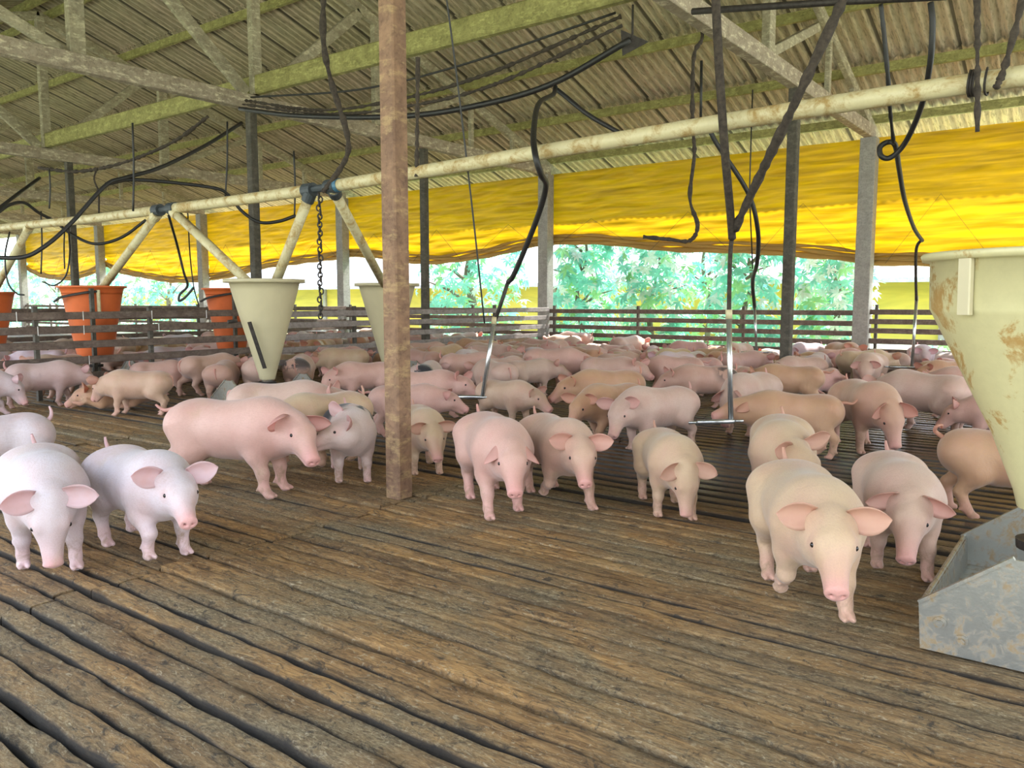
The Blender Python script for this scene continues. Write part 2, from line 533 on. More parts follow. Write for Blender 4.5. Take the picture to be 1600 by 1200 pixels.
def build_floor():
    V, Fc, plank, wet, side = [], [], [], [], []
    n = 0
    pitch = 0.118      # the slats past the wooden post are set wider apart
    x = -1.2
    prof = [(-0.5, -0.75), (-0.5, -0.16), (-0.44, -0.03), (-0.2, 0.0), (0.2, 0.0), (0.44, -0.03), (0.5, -0.16), (0.5, -0.75)]
    k = 0
    while x < XW + 0.1:
        gap = 0.015 if k % 2 else 0.006
        if x < 1.7 and k % 3 == 0:
            gap = 0.030
        if x > 4.35:
            gap, pitch = 0.050, 0.15
        w = pitch - gap - rnd.uniform(0, 0.006)
        cuts = [-9, 0.05, 3.5 + rnd.uniform(-.05, .05), 7.2, 10.7, 14.2, 17.7, 24.8, 31.8, 46]
        for a, b in zip(cuts, cuts[1:]):
            if (a >= 10 and x < 1.0) or (a > 17 and x < 4):
                continue
            a, b = a + 0.006, b - 0.006
            near = x < 6.5 and b < 11
            step = 0.09 if near and x < 4 else (0.22 if near else 0.9)
            ns = max(2, int((b - a) / step))
            ys = np.linspace(a, b, ns + 1)
            dz = rnd.uniform(-0.014, 0.005) if x < 5.2 else rnd.uniform(-0.004, 0.002)
            col = rnd.random()
            ph = rnd.uniform(0, 50)
            bow = rnd.uniform(-0.010, 0.010)
            gap_shade = 1.0 if x < 1.75 or x > 4.2 or rnd.random() < 0.22 else 0.35  # gap shade painted onto the dung-coated plank sides, fainter on some
            for j, y in enumerate(ys):
                u = j / ns
                for (px, pz) in prof:
                    edge = abs(px) > 0.42
                    wob = (math.sin(y * 9 + ph + px * 3) + math.sin(y * 23 + ph * 2)) * 0.0016 * (2.2 if edge else 1) if near else 0
                    V.append((x + px * w + wob + bow * math.sin(u * math.pi), y,
                              dz + pz * 0.075 + ((math.sin(y * 5 + ph) + math.sin(y * 17.3 + ph * 1.7 + px)) * 0.0018 if near else 0)))
                    fine = (col, rnd.random() * 0.0 + (ph / 50), col * col)
                    plank.append((*fine, 1))
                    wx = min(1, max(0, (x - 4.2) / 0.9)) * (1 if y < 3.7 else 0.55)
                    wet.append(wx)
                    side.append(gap_shade if pz < -0.1 else (0.25 * gap_shade if pz < -0.02 else 0.0))
            m = len(prof)
            for j in range(ns):
                for i in range(m - 1):
                    q = n + j * m + i
                    Fc.append((q, q + m, q + m + 1, q + 1))
            Fc.append(tuple(n + i for i in range(m)))
            Fc.append(tuple(n + ns * m + i for i in range(m))[::-1])
            n += (ns + 1) * m
        x += pitch
        k += 1
    me = bpy.data.meshes.new('floor')
    me.from_pydata(V, [], Fc)
    ca = me.attributes.new('plank', 'FLOAT_COLOR', 'POINT')
    ca.data.foreach_set('color', np.array(plank, np.float32).ravel())
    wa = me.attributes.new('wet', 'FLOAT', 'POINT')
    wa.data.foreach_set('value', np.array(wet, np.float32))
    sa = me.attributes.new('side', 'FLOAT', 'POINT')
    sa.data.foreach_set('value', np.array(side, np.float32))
    me.materials.append(M['floor'])
    me.update()
    me.shade_smooth()
    o = bpy.data.objects.new('floor', me)
    C.objects.link(o)
    md = o.modifiers.new('edge', 'EDGE_SPLIT')
    md.split_angle = math.radians(50)
    struct(o)
    # the ground under the slats and outside
    struct(MB().box((-60, -60, -1.0), (120, 140, -0.8)).build('ground', M['grass']))
    struct(MB().box((-1.3, -9.2, -0.8), (XW + 0.3, 46.2, -0.78)).build('ground_pit_dark', M['pit']))  # dark sheet added under the slats so their gaps look black
    struct(MB().box((-1.35, -9.2, -0.79), (-1.3, 46.2, -0.07)).build('wall_pit_near', M['pit']))
    struct(MB().box((XW + 0.15, -9.2, -0.79), (XW + 0.2, 46.2, -0.07)).build('wall_pit_far', M['concrete']))


def build_roof():
    """corrugated sheets in overlapping rows, both slopes"""
    mb = MB()
    y0, y1 = -10.0, 48.0
    wave, seg = 0.177, 6
    ny = int((y1 - y0) / wave * seg)
    ys = np.linspace(y0, y1, ny + 1)
    wz = 0.026 * np.cos(2 * np.pi * ys / wave)
    # each sheet is about 1.06 wide; a side lap drops a little
    lap = ((ys / 1.062) % 1.0)
    wz = wz + 0.006 * lap
    rows = [7.62, 9.45, 11.05, 12.65, 14.25, 16.62]
    for side in (1, -1):
        for r in range(len(rows) - 1):
            xa, xb = rows[r], rows[r + 1] + 0.16
            lift = 0.012 * (len(rows) - r)
            vs = []
            for xx in (xa, xb):
                zz = EAVE_Z + 0.16 + SLOPE * (XW - xx) + lift + (0.022 if xx == xa and r > 0 else 0) * -1
                X = xx if side == 1 else 2 * XR - xx
                for thick in (0.0, 0.008):
                    vs += [(X, float(y), float(zz + w + thick)) for y, w in zip(ys, wz)]
            m = ny + 1
            fs = []
            for i in range(ny):
                fs.append((i, i + 1, 2 * m + i + 1, 2 * m + i))            # underside
                fs.append((m + i, 3 * m + i, 3 * m + i + 1, m + i + 1))    # top
                fs.append((2 * m + i, 2 * m + i + 1, 3 * m + i + 1, 3 * m + i))  # lower edge
            mb.add(vs, fs)
    o = mb.build('ceiling', M['roof'], smooth=True)
    md = o.modifiers.new('edge', 'EDGE_SPLIT')
    md.split_angle = math.radians(50)
    struct(o)
    rc = MB()
    rc.bar((XR, y0, roof_z(XR) + 0.26), (XR, y1, roof_z(XR) + 0.26), 0.5, 0.03)
    struct(rc.build('trim_ridge', M['roof']))


build_floor()
build_roof()

# ---- purlins and the beam on the truss chords
ORD = ['first', 'second', 'third', 'fourth', 'fifth', 'sixth', 'seventh', 'eighth', 'ninth', 'tenth', 'eleventh', 'twelfth',
       'thirteenth', 'fourteenth', 'fifteenth', 'sixteenth', 'seventeenth', 'eighteenth', 'nineteenth', 'twentieth']


def nth(i):
    tens = {2: 'twenty', 3: 'thirty', 4: 'forty', 5: 'fifty', 6: 'sixty', 7: 'seventy', 8: 'eighty'}
    tie = {2: 'twentieth', 3: 'thirtieth', 4: 'fortieth', 5: 'fiftieth', 6: 'sixtieth', 7: 'seventieth', 8: 'eightieth'}
    if i < 20:
        return ORD[i]
    n = i + 1
    return tie[n // 10] if n % 10 == 0 else tens[n // 10] + '-' + ORD[n % 10 - 1]


PUR_X = [7.95, 9.45, 11.05, 12.65, 14.25, 15.75]
for i, x in enumerate(PUR_X):
    z = roof_z(x) + 0.035
    mb = MB().bar((x, -9.5, z), (x, 47, z), 0.075, 0.15)
    tag(mb.build('purlin', M['purlin']), 'mossy timber purlin under the far roof slope, %s below the ridge' % nth(i), 'beam', 'purlins of the far roof slope')
for i, x in enumerate([7.45, 5.95, 4.35, 2.75, 1.15]):
    z = roof_z(x) + 0.035
    mb = MB().bar((x, -9.5, z), (x, 47, z), 0.075, 0.15)
    tag(mb.build('purlin', M['purlin']), 'mossy timber purlin under the near roof slope, %s below the ridge' % nth(i), 'beam', 'purlins of the near roof slope')
mb = MB().bar((XR, -3.3, 4.50), (XR, 46, 4.50), 0.12, 0.28, bev=0.02)
tag(mb.build('beam', M['purlin']), 'thick mossy longitudinal beam lying on the truss chords at their middle', 'beam')


# ---- trusses
def truss(y, label):
    r = empty('roof_truss', (XR, y, 4.15), label, 'truss', 'timber roof trusses')
    def part(name, a, b, w, h, m, up=(0, 1, 0), dy=0.0):
        a = (a[0] - XR, dy, a[1] - 4.15)
        b = (b[0] - XR, dy, b[1] - 4.15)
        return MB().bar(a, b, h, w, up, bev=0.008).build(name, M[m], r)
    part('bottom_chord', (XN - 0.1, 4.25), (XW + 0.1, 4.25), 0.15, 0.22, 'chord')
    zr = roof_z(XR) - 0.12
    part('top_chord', (XR - 0.03, zr), (XW + 0.6, roof_z(XW + 0.6) - 0.12), 0.09, 0.17, 'web', dy=0.0)
    part('top_chord', (XR + 0.03, zr), (2 * XR - XW - 0.6, roof_z(XW + 0.6) - 0.12), 0.09, 0.17, 'web', dy=0.0)
    part('king_post', (XR, 4.36), (XR, zr - 0.05), 0.12, 0.16, 'web', dy=-0.085)
    for s in (-1, 1):
        part('web_post', (XR + s * 2.6, 4.34), (XR + s * 2.6, roof_z(XR + 2.6) - 0.18), 0.11, 0.20, 'web')
        part('web_post', (XR + s * 5.2, 4.34), (XR + s * 5.2, roof_z(XR + 5.2) - 0.18), 0.08, 0.10, 'web')
        part('web_post', (XR + s * 6.6, 4.34), (XR + s * 6.6, roof_z(XR + 6.6) - 0.18), 0.08, 0.10, 'web')
        part('diagonal_brace', (XR + s * 0.12, 4.38), (XR + s * 2.2, roof_z(XR + 2.2) - 0.2), 0.09, 0.17, 'web')
        part('diagonal_brace', (XR + s * 2.75, 4.38), (XR + s * 4.9, roof_z(XR + 4.9) - 0.2), 0.09, 0.13, 'web', dy=0.09)
    return r


truss_lab = {0: 'weathered timber roof truss nearest the camera on the right', 1: 'weathered timber roof truss carried by the red-brown wooden post',
             2: 'dusty timber roof truss above the near divider fence', 3: 'timber roof truss next behind the one above the divider fence'}
for i, y in enumerate(TRUSS_Y):
    if i == 0:
        continue
    truss(y, truss_lab.get(i, 'distant timber roof truss, %s beyond the divider fence' % nth(i - 3)))

# ---- posts
def post(x, y, w, z1, m, label, cat='post', group=None, name='post'):
    mb = MB().bar((0, 0, -0.8), (0, 0, z1), w, w, (0, 1, 0), bev=min(0.012, w * 0.08))
    o = mb.build(name, M[m])
    o.location = (x, y, 0)
    return tag(o, label, cat, group)


PX, PY = 3.60, 3.61
pm = MB().bar((0, 0, 0.0), (0, 0, 4.15), 0.125, 0.125, (0, 1, 0), bev=0.010)
tag(pm.build('wooden_post', M['post']), 'red-brown squared wooden post standing on the floorboards among the pigs', 'post').location = (PX, PY, -0.005)

conc = ['at the right, beside the hanging hose loop', 'at the corner where the divider fence meets the far wall', 'seen between the two cream hoppers',
        'seen behind the cream hopper and left drop pipe', 'seen right behind the near orange hopper', 'at the far left behind the orange hoppers']
for i in range(0, 7):
    y = TRUSS_Y[i]
    post(XW, y, 0.27, 4.14, 'concrete', 'grey square concrete wall post ' + (conc[i - 1] if 0 < i < 7 else 'outside the right edge of the view'), 'post', 'concrete posts of the far wall', 'concrete_post')
post(11.4, TRUSS_Y[1] + 0.0, 0.14, 4.15, 'steel_post', 'dark slim post in front of the far fence, left of the right concrete post', 'post', None, 'slim_post')
post(11.55, TRUSS_Y[2] + 0.06, 0.13, 4.15, 'steel_post', 'dark slim post standing in the divider fence right of the wooden post', 'post', None, 'slim_post')
post(7.70, TRUSS_Y[2] + 0.06, 0.13, 4.15, 'steel_post', 'dark slim post rising behind the cream hopper with the level strip', 'post', None, 'slim_post')
post(8.15, TRUSS_Y[3], 0.13, 4.15, 'steel_post', 'dark slim post rising behind the near orange hopper', 'post', None, 'slim_post')


# ---- fences
def fence_bay(x0, y0, x1, y1, zs, m, label, group, tilt=0.0, posts=(0.36, 0.7), post_side=1, ties=False):
    a, b = Vector((x0, y0, 0)), Vector((x1, y1, 0))
    r = empty('slat_fence', a, label, 'fence', group)
    t = (b - a).normalized()
    nrm = Vector((-t.y, t.x, 0))
    for k, z in enumerate(zs):
        j0, j1 = rnd.uniform(-0.012, 0.012), rnd.uniform(-0.012, 0.012) + tilt
        MB().bar((b - a) * 0.0 + Vector((0, 0, z + j0)), (b - a) + Vector((0, 0, z + j1)), 0.03, 0.095, bev=0.006).build('rail', M[m], r)
    for u in posts:
        c = (b - a) * u + nrm * 0.045 * post_side
        MB().bar(c + Vector((0, 0, -0.05)), c + Vector((0, 0, max(zs) + 0.12)), 0.06, 0.05, t).build('fence_post', M['steel_post'], r)
    if ties:
        for u, k in ties:
            c = (b - a) * u - nrm * post_side * 0.006
            MB().tube([c + Vector((0, 0, zs[k] + 0.055)) - nrm * post_side * 0.014, c + Vector((0, 0, zs[k] - 0.06)) - nrm * post_side * 0.014], 0.005, 5).build('twine_tie', M['tie'], r)
    return r


RZ = [0.12, 0.30, 0.48, 0.66, 0.84, 1.02]
fl = ['right of the right-hand concrete post', 'between the right-hand concrete post and the corner', 'beyond the divider fence, nearest the corner',
      'beyond the divider fence, behind the drop pipes', 'beyond the divider fence, behind the orange hopper', 'at the far left end of the building']
for i in range(0, 6):
    y0, y1 = TRUSS_Y[i] + 0.14, TRUSS_Y[i + 1] - 0.14
    zs = [z + (0.04 if i == 0 else 0.0) for z in RZ]
    fence_bay(XW - 0.02, y0, XW - 0.02, y1, zs, 'rail', 'dark timber slat fence along the far wall ' + fl[i], 'slat fences of the far wall', posts=(0.31, 0.66, 0.985), post_side=-1)
DY = 10.60
ties1 = [(0.035, 4), (0.04, 3), (0.045, 2), (0.12, 4), (0.25, 4), (0.17, 2), (0.3, 3), (0.42, 4), (0.42, 3), (0.43, 1), (0.62, 4), (0.64, 3), (0.8, 4)]
fence_bay(3.0, DY, 7.6, DY, [0.28, 0.49, 0.69, 0.88, 1.06], 'rail', 'brown timber divider fence in front of the orange hoppers', 'divider fence of the pig pen', posts=(0.02, 0.3, 0.62, 0.98), ties=ties1)
fence_bay(7.6, DY, 11.55, DY, [0.26, 0.46, 0.66, 0.85, 1.04], 'pale_rail', 'grey timber divider fence behind the cream hoppers and wooden post', 'divider fence of the pig pen', posts=(0.5,))
fence_bay(11.55, DY, XW - 0.05, DY, [0.26, 0.46, 0.66, 0.85, 1.04], 'pale_rail', 'pale timber divider fence running to the far corner post', 'divider fence of the pig pen', posts=(0.5,))
fence_bay(4.0, 17.62, XW - 0.05, 17.62, [0.28, 0.48, 0.68, 0.87, 1.05], 'rail', 'second divider fence behind the orange hoppers, mostly hidden by the first', 'divider fence of the pig pen', posts=(0.2, 0.4, 0.6, 0.8))


# ---- yellow tarpaulin curtain on the far wall
def tarp_bay(y0, y1, zt, zl, zr, sag, seed, label, x=XW + 0.17):
    rr = random.Random(seed)
    r = empty('tarpaulin', (x, y0, zt), label, 'tarpaulin', 'yellow curtain sheets of the far wall')
    nu, nv = 60, 44
    p1, p2, p3 = rr.uniform(0, 6), rr.uniform(0, 6), rr.uniform(0, 6)
    def zb(u):
        return zl + (zr - zl) * u - sag * math.sin(math.pi * u) ** 1.0 + 0.03 * math.sin(u * 9 + p1)
    def wrinkle(u, v, z):
        s = 0.016 * math.sin(z * 34 + u * 9 + p1 + math.sin(u * 23)) * (0.3 + v) + 0.014 * math.sin((u * 7 - z * 5) * 3 + p2) + 0.012 * math.sin(u * 47 + z * 26 + p3) * (1 - 0.5 * v)
        fold = 0.0
        if v > 0.62:
            q = (v - 0.62) / 0.38
            fold = 0.05 * q * math.sin(q * 15 + math.sin(u * 4 + p3)) + 0.05 * q
        return s + fold
    V, Fc = [], []
    for j in range(nv + 1):
        v = j / nv
        for i in range(nu + 1):
            u = i / nu
            z = zt + (zb(u) - zt) * v
            V.append((wrinkle(u, v, z), (y1 - y0) * u, z - zt))
    for j in range(nv):
        for i in range(nu):
            a = j * (nu + 1) + i
            Fc.append((a, a + 1, a + nu + 2, a + nu + 1))
    MB().add(V, Fc).build('sheet', M['tarp'], r, smooth=True)
    # the gathered lower edge: folded turns of cloth one above the other
    for k, (dz, ra, dx) in enumerate(((0.03, 0.055, 0.05), (0.11, 0.045, -0.005), (0.185, 0.032, -0.03))):
        pts = [(dx + 0.015 * math.sin(u * 0.8 + p2 + k), (y1 - y0) * u / 30, zb(u / 30) - zt + dz + 0.014 * math.sin(u * (0.5 + 0.2 * k) + p3 + k)) for u in range(31)]
        MB().tube(pts, [ra + 0.012 * math.sin(i * 1.7 + p1 + k * 2) for i in range(31)], 8).build('rolled_hem' if k == 0 else 'fold', M['tarp_roll'], r, smooth=True)
    # thin lacing cord
    c = MB()
    for k in range(3):
        u0 = (k + 0.5) / 3
        c.tube([(-0.08, (y1 - y0) * (u0 - 0.12), zb(u0) - zt + 0.05), (-0.07, (y1 - y0) * u0, -1.08), (-0.08, (y1 - y0) * (u0 + 0.12), zb(u0) - zt + 0.05)], 0.004, 4)
    c.build('lacing_cord', M['rubber'], r)


tl = ['at the right end, behind the hanging hose loop', 'over the trees between the right concrete post and the corner', 'right behind the wooden post, left of the corner post',
      'behind the drop pipes of the cream hopper', 'scalloped, behind the near orange hopper', 'at the far left']
for i in range(0, 6):
    zl = [1.85, 1.95, 2.58, 2.52, 1.95, 2.6][i]
    zr = [1.92, 2.58, 2.54, 1.95, 2.6, 2.6][i]
    sg = [0.03, -0.05, 0.30, -0.05, 0.28, 0.5][i]
    tarp_bay(TRUSS_Y[i], TRUSS_Y[i + 1], 4.17, zl, zr, sg, 30 + i, 'yellow curtain under the eaves ' + tl[i])


# ------------------------------------------------------------------ feeders and the feed pipe
def feeder(x, y, hop, label, group, rim=1.45, r=0.435, detail=True):
    e = empty('feeder', (x, y, 0), label, 'feeder', group)
    prof = [(0.10, 0.46), (0.115, 0.52), (0.20, 0.74), (r - 0.022, 1.20), (r - 0.012, 1.22), (r - 0.006, rim - 0.03), (r + 0.02, rim - 0.03), (r + 0.028, rim - 0.008), (r + 0.02, rim), (r - 0.012, rim),
            (r - 0.02, 1.23), (0.40, 1.20), (0.19, 0.75), (0.10, 0.53)]
    if hop == 'orange':
        prof = [(0.22, 0.40), (0.25, 0.55), (r - 0.04, rim - 0.1), (r - 0.02, rim - 0.03), (r + 0.02, rim - 0.025), (r + 0.02, rim), (r - 0.02, rim), (0.24, 0.57)]
    elif detail != 'near':
        prof = [(0.085, 0.36), (0.10, 0.42), (r - 0.07, rim - 0.12), (r - 0.05, rim - 0.04), (r + 0.012, rim - 0.04), (r + 0.012, rim), (r - 0.03, rim), (r - 0.09, rim - 0.12), (0.085, 0.43)]
    m = M['orange'] if hop == 'orange' else (M['hopper_stain'] if detail == 'near' else M['hopper'])
    MB().lathe(prof, (0, 0, 0), 48).build('hopper', m, e, smooth=True)
    MB().lathe([(0.06, 0.05), (0.06, 0.44), (0.085, 0.47)], (0, 0, 0), 20).build('feed_tube', M['teal'] if detail == 'near' else M['steel'], e, smooth=True)
    ring = MB()
    ring.lathe([(0.062, 0.30), (0.095, 0.30), (0.098, 0.335), (0.062, 0.335)], (0, 0, 0), 20)
    ring.build('clamp_ring', M['iron'], e)
    # galvanised trough: floor, low side lips and two tall end plates rising to the middle
    L, W = 0.50, 0.33
    p = MB()
    p.box((-L, -W, 0.03), (L, W, 0.045))
    p.build('trough_floor', M['steel'], e)
    for s in (1, -1):
        lip = MB()
        lip.add([(-L, s * W, 0.0), (L, s * W, 0.0), (L, s * (W + 0.012), 0.17), (-L, s * (W + 0.012), 0.17),
                 (-L, s * (W - 0.02), 0.04), (L, s * (W - 0.02), 0.04), (L, s * (W - 0.012), 0.17), (-L, s * (W - 0.012), 0.17)],
                [(0, 1, 2, 3), (7, 6, 5, 4), (3, 2, 6, 7), (0, 4, 5, 1), (0, 3, 7, 4), (1, 5, 6, 2)])
        lip.tube([(-L, s * W, 0.172), (L, s * W, 0.172)], 0.009, 8)
        lip.build('side_lip', M['steel'], e)
        c = MB()
        X = s * L
        out = [(-W, 0.0), (W, 0.0), (W + 0.012, 0.17), (0.06, 0.38), (-0.06, 0.38), (-W - 0.012, 0.17)]
        n = len(out)
        c.add([(X, a, b) for a, b in out] + [(X + s * 0.008, a, b) for a, b in out],
              [tuple(range(n))[::-1 if s > 0 else 1], tuple(range(n, 2 * n))[::1 if s > 0 else -1]] + [(i, (i + 1) % n, (i + 1) % n + n, i + n) for i in range(n)])
        c.bar((X + s * 0.004, W + 0.012, 0.17), (X + s * 0.004, 0.06, 0.385), 0.022, 0.012)
        c.bar((X + s * 0.004, -W - 0.012, 0.17), (X + s * 0.004, -0.06, 0.385), 0.022, 0.012)
        ep = c.build('end_plate', M['steel'], e)
        if detail == 'near':
            for (yy, zz) in ((0.27, 0.11), (0.20, 0.06), (-0.02, 0.05), (-0.2, 0.06)):
                b = MB()
                b.tube([(X + s * 0.008, yy, zz), (X + s * 0.013, yy, zz)], 0.022, 14)
                b.tube([(X + s * 0.013, yy, zz), (X + s * 0.024, yy, zz)], 0.012, 6)
                b.build('bolt', M['steel'], ep)
    if detail == 'near':
        dv = Vector((-0.80, 0.60, 0))
        tv = Vector((0.60, 0.80, 0))
        MB().bar(dv * (r - 0.002) + Vector((0, 0, 1.20)), dv * (r + 0.004) + Vector((0, 0, rim - 0.03)), 0.022, 0.055, tv, bev=0.004).build('rim_rib', M['hopper'], e)
    elif hop == 'cream' and x < 6:
        st = MB()
        a, b = Vector((-0.27, -0.02, 1.02)), Vector((-0.09, -0.10, 0.50))
        st.bar(a + Vector((-0.05, -0.13, 0)), b + Vector((-0.05, -0.05, 0)), 0.045, 0.012, (1, 0.4, 0.3))
        st.build('adjuster_strip', M['iron'], e)
        MB().tube([(-r - 0.01, 0.06, 1.02), (-r + 0.09, 0.04, 1.03)], 0.02, 8).build('side_knob', M['iron'], e)
    elif hop == 'orange':
        MB().bar((-0.22, -r + 0.0, 0.0), (-0.22, -r + 0.0, 1.42), 0.05, 0.05).build('stand_post', M['steel_post'], e)
        MB().tube([(-0.13, -r - 0.01, 1.40), (-0.13, -r - 0.01, 1.1)], 0.025, 8).build('white_pipe_end', M['pipe'], e)
        MB().tube(spline([(-r - 0.02, 0.15, 1.24), (-r - 0.03, -0.1, 1.30), (-0.3, -r + 0.03, 1.36), (-0.13, -r - 0.01, 1.38)], 6), 0.018, 6).build('rubber_hose', M['rubber'], e)
    return e


feeder(3.62, 0.16, 'cream', 'big stained cream feed hopper over a galvanised trough at the right edge', None, 1.43, 0.45, 'near')
feeder(5.6, 7.7, 'cream', 'cream feed hopper with a dark level strip, fed by two drop pipes', None, 1.49)
feeder(7.9, 8.1, 'cream', 'cream feed hopper half hidden behind the red-brown wooden post', None, 1.49)
feeder(5.62, 11.75, 'orange', 'orange feed hopper with a black hose, behind the divider fence', 'orange hoppers of the next pen', 1.46)
feeder(8.0, 11.95, 'orange', 'orange feed hopper mostly hidden behind the cream hopper', 'orange hoppers of the next pen', 1.46)
feeder(5.55, 15.3, 'orange', 'orange feed hopper cut off by the left edge of the view', 'orange hoppers of the next pen', 1.40)

fp = empty('feed_pipe', (5.6, 0, 2.45), 'long cream feed pipe stained brown, hanging along the building above the hoppers', 'pipe')
def rel(o, pts):
    return [Vector(p) - o.location for p in pts]
zz = [(-3.2, 2.56), (0.0, 2.545), (1.4, 2.535), (3.0, 2.50), (4.6, 2.465), (6.52, 2.42)]
MB().tube(rel(fp, spline([(5.6, y, z) for y, z in zz], 6)), 0.062, 16).build('pipe_run', M['pipe'], fp, smooth=True)
MB().tube(rel(fp, spline([(5.6, y, z) for y, z in [(6.88, 2.41), (8.2, 2.40), (9.52, 2.40)]], 6)), 0.062, 16).build('pipe_run', M['pipe'], fp, smooth=True)
MB().tube(rel(fp, spline([(5.6, y, z) for y, z in [(9.86, 2.40), (12.0, 2.40), (14.0, 2.43), (18.0, 2.45), (26, 2.47)]], 6)), 0.062, 16).build('pipe_run', M['pipe'], fp, smooth=True)
for y, z in ((6.52, 2.42), (6.88, 2.41), (9.52, 2.40), (9.86, 2.40)):
    MB().tube(rel(fp, [(5.6, y - 0.07, z), (5.6, y + 0.07, z)]), 0.074, 16).build('pipe_coupling', M['coupling'], fp)
for y, z in ((6.70, 2.415), (9.69, 2.40)):
    MB().tube(rel(fp, [(5.6, y - 0.16, z), (5.6, y + 0.16, z)]), 0.04, 10).build('pipe_coupling', M['coupling'], fp)
MB().tube(rel(fp, [(5.6, 6.40, 2.425), (5.6, 6.50, 2.42)]), 0.068, 16).build('blue_band', M['blue_band'], fp)
for a, b in (((5.6, 6.86, 2.38), (5.6, 7.52, 1.42)), ((5.6, 6.50, 2.38), (7.78, 7.98, 1.40)), ((5.6, 9.88, 2.36), (5.62, 11.5, 1.40)), ((5.6, 9.50, 2.36), (5.6, 7.93, 1.42)),
             ((5.6, 13.6, 2.40), (5.58, 15.1, 1.36))):
    dd = Vector(b) - Vector(a)
    dp = MB()
    dp.tube(rel(fp, [a, b]), 0.055, 14)
    MB().tube(rel(fp, [Vector(a) - dd * 0.0, Vector(a) + dd.normalized() * 0.10]), 0.068, 14).build('drop_socket', M['coupling'] if a[1] < 7 else M['pipe'], fp)
    dp.build('drop_pipe', M['pipe'], fp, smooth=True)

# ------------------------------------------------------------------ hoses, ropes, wires, chain
def under_pipe(px):
    y = on_x(px, 1.5 * 0 + 300, 5.6).y
    z = float(np.interp(y, [-3.2, 0, 3, 4.6, 6.5, 8.2, 12, 14, 18], [2.56, 2.545, 2.50, 2.465, 2.42, 2.40, 2.40, 2.43, 2.45]))
    return Vector((5.6, y, z - 0.083))


def line(name, label, pts, r, m, cat, sm=8, group=None, fuzz=0.0, seg=7):
    P = spline(pts, sm) if sm > 1 and len(pts) > 2 else [Vector(p) for p in pts]
    if fuzz:
        Q = []
        for a, b in zip(P, P[1:]):
            n = max(1, int((b - a).length / 0.035))
            Q += [a.lerp(b, k / n) for k in range(n)]
        P = Q + [P[-1]]
        rr = [r * (1 + fuzz * rnd.uniform(-0.5, 1.0)) for _ in P]
    else:
        rr = r
    o = empty(name, P[0], label, cat, group)
    # a hanging line is one mesh: keep it as the top-level object itself
    bpy.data.objects.remove(o)
    mb = MB().tube([p - P[0] for p in P], rr, seg)
    ob = mb.build(name, M[m], smooth=True)
    ob.location = P[0]
    return tag(ob, label, cat, group)


D = at_depth
CH = 4.2
line('rope', 'thick dusty rope hanging down to the pipe joint left of the wooden post',
     [D(507, -40, 7.6), D(505, 60, 7.8), D(518, 130, 8.0), D(540, 200, 8.1), D(543, 240, 8.15), D(522, 278, 8.3), D(504, 300, 8.35)], 0.024, 'rope', 'rope', fuzz=0.5)
ch_top, ch_bot = D(499, 302, 8.3), D(501, 497, 8.3)
chain = MB()
nl = 30
for k in range(nl):
    c = ch_top.lerp(ch_bot, (k + 0.5) / nl) + Vector((0.008 * math.sin(k * 1.7), 0.008 * math.cos(k * 2.3), 0))
    hl = (ch_top - ch_bot).length / nl * 0.72
    ax = RT if k % 2 else FH
    ring = [c + ax * (0.021 * math.cos(a)) + Vector((0, 0, hl * math.sin(a))) for a in [2 * math.pi * j / 12 for j in range(13)]]
    chain.tube(ring, 0.0085, 6, cap=False)
tag(chain.build('chain', M['iron'], smooth=True), 'dark iron chain dangling from the feed pipe joint, left of the wooden post', 'chain')
line('cord', 'long thin black cord slanting down right of the wooden post', [D(694, -30, 7.2), D(715, 130, 7.4), D(740, 345, 7.6), D(757, 505, 7.8)], 0.0085, 'rubber', 'cord')
a0 = on_y(375, 170, TRUSS_Y[2] - 0.14)
a1 = D(985, 62, 8.6)
line('hose', 'thick black water hose slung between two trusses above the feed pipe',
     [a0, D(470, 181, 11.2), D(620, 182, 10.2), D(740, 166, 9.6), D(860, 132, 9.1), a1], 0.034, 'rubber', 'hose')
line('cable', 'upper dusty black cable sagging above the thick water hose', [on_y(383, 157, TRUSS_Y[2] - 0.12), D(500, 172, 11.3), D(620, 156, 10.6), D(760, 116, 9.8), D(970, 26, 8.95)], 0.018, 'rope', 'cable', fuzz=0.6, group='cables above the water hose')
line('cable', 'lower dusty black cable sagging just above the thick water hose', [on_y(379, 163, TRUSS_Y[2] - 0.12), D(510, 178, 11.0), D(630, 167, 10.2), D(770, 133, 9.4), D(972, 40, 8.6)], 0.016, 'rope', 'cable', fuzz=0.8, group='cables above the water hose')
line('cable', 'black cable stretched under the mossy longitudinal beam', [D(392, 152, 12.1), D(560, 140, 11.25), D(720, 102, 10.2), D(962, 20, 9.05)], 0.014, 'rubber', 'cable')
# bracket plate that carries the hose at the right truss
g0 = D(985, 62, 8.7)
gp = MB()
gp.add([g0 + FH * t + RT * a + Vector((0, 0, b)) for t in (0.0, 0.02) for a, b in ((-0.10, 0.10), (0.19, -0.02), (-0.08, -0.16))], [(0, 1, 2), (5, 4, 3), (0, 3, 4, 1), (1, 4, 5, 2), (2, 5, 3, 0)])
gp.tube([g0 + RT * 0.02, g0 + RT * 0.02 + Vector((0, 0, 0.35))], 0.012, 6)
tag(gp.build('bracket_plate', M['iron']), 'triangular metal bracket under the right-hand truss holding the water hose', 'bracket')
hang = line('hose', 'black water hose looping over the feed pipe down to the left metal drinker rod',
            [D(868, 136, 9.0), D(864, 148, 8.8), D(842, 162, 7.9), D(834, 205, 6.9), D(836, 240, 6.55), D(845, 272, 6.6), D(853, 292, 6.9), D(838, 345, 7.3), D(805, 425, 7.8), D(794, 441, 7.9)], 0.026, 'rubber', 'hose')
